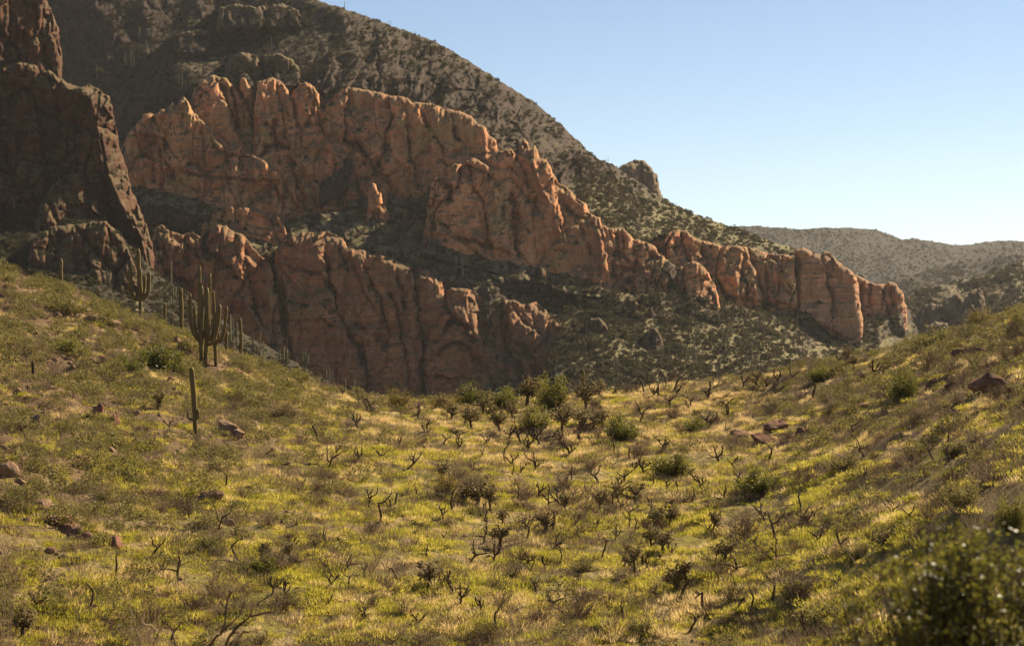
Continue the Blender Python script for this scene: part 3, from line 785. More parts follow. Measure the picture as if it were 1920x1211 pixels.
def frame_along(P):
    T = np.gradient(P, axis=0)
    T /= np.linalg.norm(T, axis=1)[:, None] + 1e-9
    up = np.array([0.31, 0.87, 0.12])
    A = np.cross(T, up)
    A /= np.linalg.norm(A, axis=1)[:, None] + 1e-9
    return T, A, np.cross(T, A)


def tube(P, R, sides=6, ribs=0, rib_depth=0.0, cap=True):
    """a swept tube through points P with radii R"""
    P = np.asarray(P, float)
    R = np.asarray(R, float)
    T, A, B = frame_along(P)
    ang = np.arange(sides) / sides * 2 * math.pi
    k = 1 + (rib_depth * np.cos(ang * ribs) if ribs else 0 * ang)
    ring = (np.cos(ang) * k)[None, :, None] * A[:, None, :] + (np.sin(ang) * k)[None, :, None] * B[:, None, :]
    V = (P[:, None, :] + ring * R[:, None, None]).reshape(-1, 3)
    n = len(P)
    i = np.arange(n - 1)[:, None] * sides
    j = np.arange(sides)[None, :]
    j2 = (j + 1) % sides
    F = np.stack([i + j, i + j2, i + sides + j2, i + sides + j], -1).reshape(-1, 4)
    F = np.concatenate([F[:, [0, 1, 2]], F[:, [0, 2, 3]]])
    if cap:
        V = np.concatenate([V, [P[-1] + T[-1] * R[-1] * 0.3]])
        e = (n - 1) * sides
        j = np.arange(sides)
        F = np.concatenate([F, np.stack([e + j, e + (j + 1) % sides, np.full(sides, len(V) - 1)], -1)])
    return V, F


def wander(p0, dirn, length, steps, crook, r, up=0.0, droop=0.0):
    """a crooked line of points"""
    P = [np.array(p0, float)]
    d = np.array(dirn, float)
    d /= np.linalg.norm(d)
    for k in range(steps):
        d = d + r.normal(0, crook, 3) + np.array([0, 0, up - droop * k / steps])
        d /= np.linalg.norm(d)
        P.append(P[-1] + d * length / steps)
    return np.array(P)


def leaves(b, C, size, r, flat=0.5, aspect=0.55, up=0.4):
    """many small leaf faces at centres C"""
    n = len(C)
    size = np.broadcast_to(size, n) * r.uniform(0.6, 1.35, n)
    a = r.normal(0, 1, (n, 3))
    a[:, 2] = a[:, 2] * flat + up
    a /= np.linalg.norm(a, axis=1)[:, None]
    c = np.cross(a, r.normal(0, 1, (n, 3)))
    c /= np.linalg.norm(c, axis=1)[:, None] + 1e-9
    s = size[:, None]
    V = np.stack([C - a * s, C + c * s * aspect, C + a * s, C - c * s * aspect], 1).reshape(-1, 3)
    i = np.arange(n)[:, None] * 4
    b.add(V, i + np.array([[0, 1, 2, 3]]))


def leaf_material(name, cols, translucent=0.45, rough=0.6, spec=0.3, seed_scale=3.0):
    """leaf or blade colours, varied by object and by place in the plant, light passing through"""
    t = NT(name)
    iso = t.coord()
    f = t.math('ADD', t.math('MULTIPLY', t.rnd(), 0.62), t.math('MULTIPLY', t.noise(iso, seed_scale, 3, 0.6), 0.38))
    k = len(cols)
    c = t.ramp(f, [(0.12 + 0.76 * i / (k - 1), cc) for i, cc in enumerate(cols)])
    t.done(c, rough, spec)
    tr = t.n("ShaderNodeBsdfTranslucent")
    t.l(c, tr.inputs[0])
    mx = t.n("ShaderNodeMixShader")
    mx.inputs[0].default_value = translucent
    t.l(t.b.outputs[0], mx.inputs[1])
    t.l(tr.outputs[0], mx.inputs[2])
    t.l(mx.outputs[0], t.out.inputs[0])
    return t.m


M['green_grass'] = leaf_material("green_grass", [(0.250, 0.240, 0.026), (0.380, 0.335, 0.045), (0.570, 0.455, 0.115)], 0.65, 0.6, 0.2)
M['dry_grass'] = leaf_material("dry_grass", [(0.480, 0.345, 0.135), (0.640, 0.480, 0.215), (0.780, 0.620, 0.320)], 0.6, 0.6, 0.2)
M['dry_weed'] = leaf_material("dry_weed_stems", [(0.150, 0.105, 0.062), (0.220, 0.165, 0.100), (0.290, 0.225, 0.130)], 0.25, 0.8, 0.1)
M['olive_leaf'] = leaf_material("olive_shrub_leaves", [(0.125, 0.112, 0.028), (0.175, 0.150, 0.040), (0.230, 0.190, 0.060)], 0.5, 0.6, 0.25)
M['green_leaf'] = leaf_material("green_bush_leaves", [(0.105, 0.105, 0.016), (0.150, 0.143, 0.024), (0.210, 0.185, 0.034)], 0.5, 0.55, 0.3)
M['yellow_leaf'] = leaf_material("yellowing_bush_leaves", [(0.170, 0.125, 0.025), (0.220, 0.165, 0.035), (0.270, 0.200, 0.050)], 0.45, 0.6, 0.2)
M['gloss_leaf'] = leaf_material("glossy_bush_leaves", [(0.075, 0.074, 0.012), (0.135, 0.128, 0.020), (0.220, 0.195, 0.036)], 0.55, 0.45, 0.4, 9.0)
M['far_leaf'] = leaf_material("far_scrub_leaves", [(0.160, 0.148, 0.048), (0.245, 0.225, 0.076), (0.340, 0.295, 0.125)], 0.5, 0.8, 0.1)
M['dome_leaf_shaded'] = leaf_material("dome_scrub_leaves_shaded", [(0.034, 0.029, 0.015), (0.058, 0.050, 0.024), (0.100, 0.084, 0.040)], 0.35, 0.8, 0.1)  # darker copy of the far scrub, the upper slope's shade put into its colour
M['distant_leaf'] = leaf_material("distant_scrub_leaves", [(0.050, 0.045, 0.026), (0.070, 0.062, 0.034), (0.095, 0.082, 0.044)], 0.35, 0.8, 0.1)
M['cholla_joint'] = leaf_material("cholla_joints", [(0.270, 0.205, 0.080), (0.380, 0.300, 0.125), (0.500, 0.410, 0.200)], 0.45, 0.7, 0.2)


def bark_material(name, a, b, scale=6.0):
    t = NT(name)
    iso = t.coord()
    c = t.mix(t.ramp(t.noise(iso, scale, 4, 0.6), [(0.4, 0.0), (0.62, 1.0)]), a, b)
    t.bump(t.noise(iso, scale * 4, 4, 0.7), 0.6, 0.02)
    return t.done(c, 0.9, 0.15)


M['burnt'] = bark_material("burnt_cholla_wood", (0.062, 0.037, 0.022), (0.110, 0.068, 0.040))
M['twig'] = bark_material("grey_brown_twigs", (0.190, 0.128, 0.078), (0.260, 0.185, 0.115))
M['bark'] = bark_material("dark_bark", (0.045, 0.032, 0.020), (0.080, 0.058, 0.036))

t = NT("saguaro_skin")
iso = t.coord()
tc = t.n("ShaderNodeTexCoord")
sp = t.n("ShaderNodeSeparateXYZ")
t.l(tc.outputs["Object"], sp.inputs[0])
cork = t.ramp(t.math('ADD', sp.outputs[2], t.math('MULTIPLY', t.noise(iso, 1.5, 4, 0.6), 0.9)), [(0.55, 1.0), (0.95, 0.0)])
c = t.mix(t.ramp(t.noise(iso, 2.2, 4, 0.6), [(0.35, 0.0), (0.65, 1.0)]), (0.150, 0.108, 0.036), (0.205, 0.150, 0.055))
c = t.mix(t.math('MULTIPLY', t.ramp(t.noise(t.coord((1, 1, 0.15)), 9.0, 3, 0.6), [(0.52, 0.0), (0.66, 1.0)]), 0.5), c, (0.19, 0.155, 0.08))
c = t.mix(cork, c, (0.110, 0.074, 0.046))
t.bump(t.noise(iso, 14.0, 3, 0.6), 0.4, 0.02)
t.b.inputs["Sheen Weight"].default_value = 0.0
t.b.inputs["Sheen Tint"].default_value = (0.9, 0.75, 0.45, 1)
M['saguaro'] = t.done(c, 0.7, 0.2)
M['boulder'] = rock_material("near_boulder_rock", (0.340, 0.195, 0.120), (0.440, 0.290, 0.190), (0.160, 0.090, 0.060), (0.240, 0.180, 0.095), 0.3, size=0.06, green=0.3)
M['red_rock'] = rock_material("red_outcrop_rock", (0.270, 0.115, 0.076), (0.340, 0.170, 0.110), (0.110, 0.052, 0.038), (0.180, 0.100, 0.062), 0.3, size=0.06, green=0.3)
M['stone'] = rock_material("pale_stone", (0.260, 0.180, 0.125), (0.340, 0.260, 0.190), (0.160, 0.110, 0.080), (0.220, 0.180, 0.120), 0.2, size=0.05, green=0.1)


def grass_tuft(r, n, height, spread, lean, width):
    b = Build()
    a = r.uniform(0, 2 * math.pi, n)
    rad = spread * np.sqrt(r.uniform(0, 1, n))
    base = np.stack([np.cos(a) * rad, np.sin(a) * rad, np.full(n, -0.03)], -1)
    h = height * r.uniform(0.5, 1.15, n)
    la = a + r.normal(0, 0.7, n)
    l = lean * r.uniform(0.2, 1.2, n) * h
    tip = base + np.stack([np.cos(la) * l, np.sin(la) * l, h], -1)
    mid = base + (tip - base) * 0.55 + np.stack([0 * h, 0 * h, 0.12 * h], -1)
    wa = r.uniform(0, math.pi, n)
    wv = np.stack([np.cos(wa), np.sin(wa), 0 * wa], -1) * width * r.uniform(0.6, 1.3, n)[:, None]
    V = np.stack([base - wv, base + wv, mid + wv * 0.8, mid - wv * 0.8, tip], 1).reshape(-1, 3)
    i = np.arange(n)[:, None] * 5
    F = np.concatenate([i + np.array([[0, 1, 2]]), i + np.array([[0, 2, 3]]), i + np.array([[3, 2, 4]])])
    b.add(V, F)
    return b


def cushion(r, n, height, spread, width, blade):
    """a low rounded clump of short blades pointing outwards"""
    b = Build()
    a = r.uniform(0, 2 * math.pi, n)
    q = np.sqrt(r.uniform(0, 1, n))
    lump = 1 + 0.25 * np.sin(a * 3 + r.uniform(0, 6)) + 0.15 * np.sin(a * 5 + r.uniform(0, 6))
    c = np.stack([np.cos(a) * q * spread * lump, np.sin(a) * q * spread * lump, height * (1 - q ** 2) * r.uniform(0.3, 1.0, n)], -1)
    out = np.stack([np.cos(a) * q, np.sin(a) * q, 0.75 + 0 * a], -1) + r.normal(0, 0.4, (n, 3))
    out /= np.linalg.norm(out, axis=1)[:, None]
    s = np.cross(out, r.normal(0, 1, (n, 3)))
    s /= np.linalg.norm(s, axis=1)[:, None] + 1e-9
    L = blade * r.uniform(0.5, 1.4, n)[:, None]
    w = width * r.uniform(0.6, 1.3, n)[:, None]
    V = np.stack([c - s * w - (0, 0, 0.02), c + s * w - (0, 0, 0.02), c + out * L], 1).reshape(-1, 3)
    b.add(V, np.arange(n * 3).reshape(-1, 3))
    return b


def scatter(name, protos, pos, rotz, scl, pick, mat, tilt=None, label=None, category=None):
    """one object of stuff: copies of the prototype meshes at the given points"""
    coll = bpy.data.collections.new(name + "_shapes")
    for k, me in enumerate(protos):
        if len(me.materials) == 0:
            me.materials.append(mat)
        coll.objects.link(bpy.data.objects.new("%s_shape_%02d" % (name, k), me))
    pts = bpy.data.meshes.new(name)
    pos = np.ascontiguousarray(pos, np.float32)
    n = len(pos)
    pts.vertices.add(n)
    pts.vertices.foreach_set("co", pos.ravel())
    rot = np.zeros((n, 3), np.float32)
    if tilt is not None:
        rot[:, :2] = tilt
    rot[:, 2] = rotz
    at_r = pts.attributes.new("rot", 'FLOAT_VECTOR', 'POINT')
    at_r.data.foreach_set("vector", rot.ravel())
    at_s = pts.attributes.new("scl", 'FLOAT_VECTOR', 'POINT')
    s3 = scl if getattr(scl, "ndim", 1) == 2 else np.repeat(np.asarray(scl)[:, None], 3, 1)
    at_s.data.foreach_set("vector", np.ascontiguousarray(s3, np.float32).ravel())
    at_i = pts.attributes.new("pick", 'INT', 'POINT')
    at_i.data.foreach_set("value", np.ascontiguousarray(pick, np.int32))
    o = add_obj(name, pts, None, kind="stuff")
    if label:
        o["label"] = label
    ng = bpy.data.node_groups.new(name + "_scatter", 'GeometryNodeTree')
    ng.interface.new_socket("Geometry", in_out='INPUT', socket_type='NodeSocketGeometry')
    ng.interface.new_socket("Geometry", in_out='OUTPUT', socket_type='NodeSocketGeometry')
    gi, go = ng.nodes.new("NodeGroupInput"), ng.nodes.new("NodeGroupOutput")
    ci = ng.nodes.new("GeometryNodeCollectionInfo")
    ci.inputs["Collection"].default_value = coll
    ci.inputs["Separate Children"].default_value = True
    ci.inputs["Reset Children"].default_value = True
    ip = ng.nodes.new("GeometryNodeInstanceOnPoints")
    ip.inputs["Pick Instance"].default_value = True

    def named(nm, typ):
        nd = ng.nodes.new("GeometryNodeInputNamedAttribute")
        nd.data_type = typ
        nd.inputs[0].default_value = nm
        return nd.outputs[0]
    L = ng.links.new
    L(gi.outputs[0], ip.inputs["Points"])
    L(ci.outputs[0], ip.inputs["Instance"])
    L(named("pick", 'INT'), ip.inputs["Instance Index"])
    er = ng.nodes.new("FunctionNodeEulerToRotation")
    L(named("rot", 'FLOAT_VECTOR'), er.inputs[0])
    L(er.outputs[0], ip.inputs["Rotation"])
    L(named("scl", 'FLOAT_VECTOR'), ip.inputs["Scale"])
    L(ip.outputs[0], go.inputs[0])
    md = o.modifiers.new("scatter", 'NODES')
    md.node_group = ng
    return o

# ------------------------------------------------------------------ things that grow or lie on the ground
def smooth_path(P, n):
    """Catmull-Rom through P"""
    P = np.asarray(P, float)
    Q = np.vstack([2 * P[0] - P[1], P, 2 * P[-1] - P[-2]])
    out = []
    k = len(P) - 1
    for s in np.linspace(0, k - 1e-6, n):
        i = int(s)
        t = s - i
        p0, p1, p2, p3 = Q[i], Q[i + 1], Q[i + 2], Q[i + 3]
        out.append(0.5 * (2 * p1 + (p2 - p0) * t + (2 * p0 - 5 * p1 + 4 * p2 - p3) * t * t + (3 * p1 - p0 - 3 * p2 + p3) * t ** 3))
    return np.array(out)


def cactus_column(P, rad, sides=30, ribs=15, n=22, foot=1.0, r=None, neck=False):
    """a ribbed column with a domed tip through the points P"""
    Q = smooth_path(P, n)
    L = np.concatenate([[0], np.cumsum(np.linalg.norm(np.diff(Q, axis=0), axis=1))])
    L = L[-1] - L
    R = rad * np.sqrt(np.clip(1 - np.clip(1 - L / (rad * 1.6), 0, 1) ** 2, 0.02, 1))
    # extra rings for the dome
    tipdir = Q[-1] - Q[-2]
    tipdir /= np.linalg.norm(tipdir)
    Q = np.vstack([Q, Q[-1] + tipdir * rad * 0.25])
    R = np.concatenate([R[:-1], [rad * 0.62, rad * 0.2]])
    s = np.linspace(0, 1, len(R))
    if foot != 1.0:
        R = R * (foot + (1 - foot) * np.clip(s / 0.45, 0, 1))
    if neck:
        R = R * (0.72 + 0.28 * np.clip(s / 0.25, 0, 1))
    if r is not None:
        R = R * (1 + 0.05 * np.interp(s, np.linspace(0, 1, 6), r.normal(0, 1, 6)))
    return tube(Q, R, sides, ribs, 0.11)


def new_thing(name, label, cat, loc, group=None, rotz=0.0, scale=1.0):
    o = bpy.data.objects.new(name, None)
    COL.objects.link(o)
    o.empty_display_size = 0.3
    o.location = loc
    o.rotation_euler = (0, 0, rotz)
    o.scale = (scale,) * 3 if isinstance(scale, (int, float)) else scale
    o["label"] = label
    o["category"] = cat
    if group:
        o["group"] = group
    return o


def put(parts, name, label, cat, loc, group=None, rotz=0.0, scale=1.0):
    """a thing whose parts share the prototype meshes; a single part becomes the thing itself"""
    if len(parts) == 1:
        me, mat = parts[0][1], parts[0][2]
        o = add_obj(name, me, mat, None, loc, label=label, category=cat)
        o.rotation_euler = (0, 0, rotz)
        o.scale = (scale,) * 3 if isinstance(scale, (int, float)) else scale
        if group:
            o["group"] = group
        return o
    root = new_thing(name, label, cat, loc, group, rotz, scale)
    for pn, me, mat in parts:
        add_obj(pn, me, mat, root)
    return root


LAND = []        # landmarks for labels: pixel x, y, phrase


def landmark(px, py, phrase):
    LAND.append((px, py, phrase))


# ---- saguaros of the near hill, columns traced in photo pixels: (points, radius px, depth offset m)
def saguaro(label, base, d, trunk, arms, group="saguaros on the near hill", seed=0, sides=30, burnt=False):
    bx, by = base
    if d is None:
        d = hit(bx, by)[1] + 0.6
    k = d / FPX
    x, y, z = at(bx, by, d)
    gz = float(ground(x, d))
    root = new_thing("saguaro", label, "cactus", (x, y, gz), group)
    r = np.random.default_rng(seed)
    lift = z - gz           # keep the columns where they are seen and root them in the ground

    def loc(pts, dy):
        n = len(pts)
        return [((p[0] - bx) * k, (dy if not isinstance(dy, (list, tuple)) else dy[i]) , (by - p[1]) * k + lift) for i, p in enumerate(pts)]
    P = loc(trunk[0], 0.0)
    P[0] = (P[0][0], P[0][1], -0.25)
    mat = M['burnt'] if burnt else M['saguaro']
    b = Build().add(*cactus_column(P, trunk[1] * k * 0.8, sides, sides // 2, 26, 0.72, r))
    add_obj("trunk", b.mesh("saguaro_trunk", True), mat, root)
    for pts, rad, dy in arms:
        Q = loc(pts, [dy * min(1.0, i / 1.5) for i in range(len(pts))])
        b = Build().add(*cactus_column(Q, rad * k * 0.8, sides, sides // 2, 20, 1.0, r, True))
        add_obj("arm", b.mesh("saguaro_arm", True), mat, root)
    return root


saguaro("stubby armless saguaro on the crest of the grassy hill, closest to the rock pillar", (115, 536), 136, ([(115, 536), (114, 512), (114, 486)], 4.2), [], seed=1)
saguaro("candelabra saguaro with four upright arms standing before the sunlit pillar edge", (263, 602), 136, ([(263, 602), (263, 570), (262, 545), (260, 505), (259, 467)], 4.2),
        [([(261, 562), (251, 556), (247, 540), (246, 498)], 4.2, -0.3), ([(262, 558), (255, 562), (250, 558), (248, 548)], 3.4, 0.35), ([(264, 562), (272, 555), (277, 543), (278, 510)], 4.0, 0.25), ([(264, 560), (266, 548), (265, 530), (265, 505)], 3.6, -0.4),
         ([(265, 560), (268, 550), (269, 536), (269, 517)], 3.2, 0.4)], seed=2)
saguaro("shortest plain saguaro stub between the candelabra and the big clump", (309, 600), 138, ([(309, 600), (309, 585), (309, 568)], 3.2), [], seed=3)
saguaro("single thick saguaro with a narrower top beside the big saguaro clump", (340, 612), 138, ([(340, 612), (340, 585), (339, 560), (339, 541)], 4.6), [], seed=4)
saguaro("tallest saguaro of the clump, many crowded arms on two brown trunks", (377, 692), None, ([(377, 692), (377, 660), (377, 640), (377, 600), (377, 532)], 4.8),
        [([(376, 642), (367, 630), (361, 610), (358, 585), (358, 551)], 4.0, -0.35), ([(376, 645), (374, 630), (372, 600), (372, 540), (372, 499)], 3.6, 0.45), ([(376, 645), (368, 628), (364, 608), (363, 590), (362, 572)], 3.0, 0.4),
         ([(378, 645), (381, 630), (383, 600), (383, 575)], 2.6, 0.55)], seed=5)
saguaro("saguaro with thick curving arm at the middle of the clump", (386, 693), None, ([(385, 692), (386, 660), (387, 636), (388, 600), (388, 540)], 4.8),
        [([(387, 642), (389, 625), (390, 590), (391, 545), (391, 513)], 3.2, 0.5), ([(388, 646), (397, 644), (405, 628), (411, 600), (413, 571)], 4.6, -0.4), ([(389, 640), (396, 630), (400, 600), (399, 570), (397, 545)], 2.8, 0.5), ([(388, 642), (393, 634), (394, 622), (394, 608)], 3.2, -0.55)], seed=6)
saguaro("dark two-armed saguaro at the clump's outer edge on a brown trunk", (405, 695), None, ([(405, 696), (404, 665), (403, 640), (404, 610), (406, 586)], 4.4),
        [([(405, 642), (413, 640), (419, 625), (422, 600), (424, 575)], 3.2, 0.2), ([(405, 645), (411, 634), (411, 622)], 2.6, -0.3)], seed=7)
saguaro("slim plain saguaro pole on the slope beyond the clump", (451, 670), 137, ([(451, 670), (452, 640), (450, 597)], 3.6), [], seed=8)
saguaro("short plain saguaro just beyond the clump, half its neighbour's height", (424, 660), 137, ([(424, 660), (424, 640), (425, 621)], 3.4), [], seed=9)
saguaro("near tall saguaro with two tiny arm stubs beside the rounded boulder", (367, 832), None, ([(367, 832), (366, 800), (364, 750), (361, 715), (359, 690)], 5.6),
        [([(363, 788), (357, 786), (353, 780), (353, 771)], 2.8, -0.06), ([(366, 786), (371, 782), (372, 775), (371, 767)], 3.6, -0.1)], seed=10)
saguaro("small burnt saguaro stump alone on the shaded grassy slope", (62, 714), None, ([(62, 714), (62, 695), (61, 677)], 3.4), [], seed=11, burnt=True)
saguaro("lone saguaro post on the saddle near the tall bushes", (1092, 742), 138, ([(1092, 742), (1093, 720), (1093, 694)], 3.6), [], seed=12)
for px, py, ph in ((115, 520, "the stubby crest saguaro"), (263, 590, "the candelabra saguaro"), (390, 692, "the saguaro clump"), (451, 668, "the slim saguaro pole"), (365, 830, "the near tall saguaro"), (62, 712, "the burnt saguaro stump"), (1092, 738, "the lone saddle saguaro")):
    landmark(px, py, ph)


# ---- boulders and outcrops on the near ground
def boulder_mesh(name, r, sx, sy, sz, sharp=0.22, n=15, m=22):
    th = np.linspace(0, math.pi, n)[:, None]
    ph = (2 * math.pi * np.arange(m) / m)[None, :]
    V = np.stack([np.sin(th) * np.cos(ph), np.sin(th) * np.sin(ph), np.cos(th) + 0 * ph], -1).reshape(-1, 3)
    for _ in range(16):                     # cut flat faces
        nrm = r.normal(0, 1, 3)
        nrm /= np.linalg.norm(nrm)
        dd = V @ nrm - r.uniform(0.42, 0.82)
        V = V - np.clip(dd, 0, None)[:, None] * nrm[None, :]
    o = r.uniform(0, 90)
    f1, f2, cid = worley(V[:, 0] * 1.6 + V[:, 2] * 0.7 + o, V[:, 1] * 1.6 + V[:, 2] * 1.2, int(r.integers(1000)))
    V = V * (1 + sharp * 0.9 * (cid - 0.5) - 0.14 * np.exp(-(f2 - f1) / 0.07) + sharp * 0.45 * fbm(V[:, 0] * 2.7 + o, V[:, 1] * 2.7 + V[:, 2] * 3.3, int(r.integers(1000)), 3))[:, None]
    V = V * np.array([sx, sy, sz])
    i = np.arange(n - 1)[:, None] * m
    k = np.arange(m)[None, :]
    k2 = (k + 1) % m
    F = np.stack([i + k, i + m + k, i + m + k2, i + k2], -1).reshape(-1, 4)
    return mesh_from(name, V, F)


R4 = np.random.default_rng(77)
BOULDERS = [  # px, py(base), width px, height px, material, label
    (425, 815, 56, 42, 'boulder', "big rounded reddish boulder beside the near tall saguaro"),
    (446, 822, 30, 26, 'boulder', "smaller cracked boulder leaning on the big rounded one"),
    (124, 590, 26, 20, 'boulder', "reddish block topmost in the rock line on the grassy hill"), (131, 593, 18, 16, 'boulder', "small block touching the topmost block of the rock line"),
    (108, 596, 22, 14, 'boulder', "low block at the upper end of the rock line"), (150, 598, 22, 12, 'boulder', "flat slab in the rock line below the topmost block"),
    (172, 602, 24, 14, 'boulder', "angular slab in the middle of the rock line"), (190, 606, 20, 13, 'boulder', "blocky stone past the middle of the rock line"), (208, 609, 28, 15, 'boulder', "squared stone at the lower end of the rock line"),
    (74, 533, 22, 13, 'red_rock', "dark red stone on the hill crest near the stubby saguaro"), (258, 622, 16, 10, 'boulder', "small stone below the candelabra saguaro"), (330, 645, 22, 14, 'boulder', "reddish stone just uphill of the saguaro clump"),
    (166, 682, 22, 12, 'boulder', "flat-topped stone in the grass under the hill bushes"), (192, 675, 16, 13, 'red_rock', "dark stone by the big shadowy hill bush"), (446, 708, 26, 12, 'red_rock', "red rubble block below the saguaro clump"), (462, 716, 20, 10, 'boulder', "low stone beside the red rubble block"),
    (320, 718, 18, 13, 'boulder', "pale round stone between the clump and the near saguaro"), (382, 730, 14, 9, 'boulder', "small stone downhill of the clump"),
    (42, 782, 34, 26, 'red_rock', "dark shattered outcrop on the hillside near its outer edge"), (178, 782, 26, 28, 'red_rock', "steep dark outcrop face under the hill scrub"), (186, 800, 18, 18, 'red_rock', "dark block at the foot of the steep outcrop face"), (215, 798, 22, 26, 'red_rock', "upright dark rock beside the steep outcrop face"),
    (66, 790, 22, 14, 'boulder', "low brown stone beside the dark shattered outcrop"), (152, 862, 30, 16, 'boulder', "low rounded boulder alone in the lower hillside grass"), (168, 866, 16, 10, 'boulder', "small pale stone next to the low rounded boulder"),
    (12, 892, 40, 28, 'boulder', "grey-brown ledge block at the frame edge"), (36, 908, 28, 16, 'boulder', "slanting slab below the ledge block"), (72, 952, 44, 34, 'boulder', "broad grey outcrop in the lower hillside"), (58, 940, 28, 26, 'red_rock', "dark rock behind the broad grey outcrop"),
    (108, 985, 44, 26, 'red_rock', "dark upper crag of the slanting outcrop"), (132, 1004, 44, 28, 'red_rock', "dark middle crag of the slanting outcrop"), (160, 1018, 36, 22, 'red_rock', "dark lower crag of the slanting outcrop"), (218, 1028, 32, 22, 'red_rock', "dark rock past the end of the slanting outcrop"),
    (344, 918, 38, 12, 'red_rock', "long flat rock slab in the green grass"), (402, 935, 42, 22, 'boulder', "brown rock at the end of the long flat slab"), (312, 953, 18, 14, 'boulder', "small pointed stone in the bright grass"), (300, 1000, 12, 9, 'stone', "pale pebble-like stone in the bright grass"), (424, 985, 30, 14, 'boulder', "flat reddish stone in the green slope"),
    (424, 1077, 9, 8, 'stone', "bright white stone in the green slope"), (238, 1040, 8, 9, 'stone', "small pale stone at the straw patch edge"),
    (1395, 826, 62, 34, 'red_rock', "wine-red outcrop hump at the left of the bare patch"), (1440, 832, 60, 32, 'red_rock', "wine-red outcrop hump in the middle of the bare patch"), (1490, 835, 52, 26, 'red_rock', "low wine-red outcrop hump at the right of the bare patch"), (1455, 805, 60, 18, 'red_rock', "flat red rock behind the outcrop humps"), (1505, 818, 30, 16, 'red_rock', "small red rock beyond the outcrop humps"),
    (1615, 766, 36, 10, 'red_rock', "flat red stone in the straw grass of the right slope"), (1752, 722, 40, 22, 'red_rock', "dark red rock at the near end of the bare hillside"), (1800, 728, 66, 30, 'red_rock', "dark red ledge on the bare hillside"), (1858, 730, 64, 36, 'red_rock', "large dark red ledge near the frame edge"), (1905, 742, 40, 34, 'red_rock', "outermost dark red rock of the bare hillside"), (1810, 665, 40, 14, 'red_rock', "flat dark rock high on the right slope"), (1848, 664, 30, 12, 'red_rock', "small dark rock high on the right slope"),
    (926, 922, 18, 14, 'boulder', "small brown stone behind the spreading cholla"), (797, 845, 14, 11, 'boulder', "small brown stone among the dead chollas"), (1072, 1092, 26, 12, 'boulder', "low stone pile top in the green flat"), (752, 962, 12, 9, 'boulder', "grey stone at the foot of a dead cholla"), (1555, 818, 24, 13, 'red_rock', "reddish stone beyond the outcrop humps on the slope")]
for bx, by, bw, bh, mt, lab in BOULDERS:
    x, d, z = hit(bx, by)
    k = d / FPX
    low = 0.62 if 'wine-red' in lab or 'hillside' in lab else 1.0
    me = boulder_mesh("boulder_mesh", R4, bw * k * 0.68, bw * k * 0.6, bh * k * 0.95 * low)
    o = add_obj("boulder", me, M[mt], None, (x, d + bw * k * 0.15, z + bh * k * 0.08 * low), label=lab, category="rock")
    o.rotation_euler = (R4.normal(0, .12), R4.normal(0, .15), R4.uniform(0, 6))
for px, py, ph in ((425, 815, "the big rounded boulder"), (150, 595, "the rock line"), (178, 790, "the steep outcrop face"), (130, 1000, "the slanting outcrop"), (72, 950, "the broad grey outcrop"), (380, 925, "the long flat slab"), (1440, 830, "the wine-red outcrop"), (1850, 725, "the bare red hillside")):
    landmark(px, py, ph)


# ---- bushes
def bush_parts(kind, seed, mat, twigmat, w=1.0, h=0.8, nleaf=1500, size=0.035, up=0.5, spray=True):
    """a rounded bush of many upright stems, one unit wide"""
    r = np.random.default_rng(seed)
    st = Build()
    C = []
    n = 26
    for k in range(n):
        a = r.uniform(0, 2 * math.pi)
        e = r.uniform(0.35, 1.35)
        dirn = (math.cos(a) * math.cos(e), math.sin(a) * math.cos(e), math.sin(e))
        L = 0.5 / math.sqrt((math.cos(e) / w) ** 2 + (math.sin(e) / (2 * h)) ** 2) * r.uniform(0.8, 1.12)
        P = wander((math.cos(a) * 0.05, math.sin(a) * 0.05, -0.04), dirn, L, 6, 0.10, r, 0.03)
        st.add(*tube(P, np.linspace(0.012, 0.003, 7), 4))
        m = nleaf // n
        s = np.clip(r.beta(1.35, 1.0, m), 0.03, 1) * 6
        i = np.minimum(s.astype(int), 5)
        q = P[i] + (P[i + 1] - P[i]) * (s - i)[:, None]
        C.append(q + r.normal(0, 0.055, (m, 3)) * (0.4 + s / 6)[:, None])
    C = np.concatenate(C)
    C[:, 2] = np.maximum(C[:, 2], 0.01)
    cr = Build()
    leaves(cr, C, size, r, 0.6, 0.42, up)
    return [("stems", st.mesh(kind + "_stems"), twigmat), ("crown", cr.mesh(kind + "_crown"), mat)]


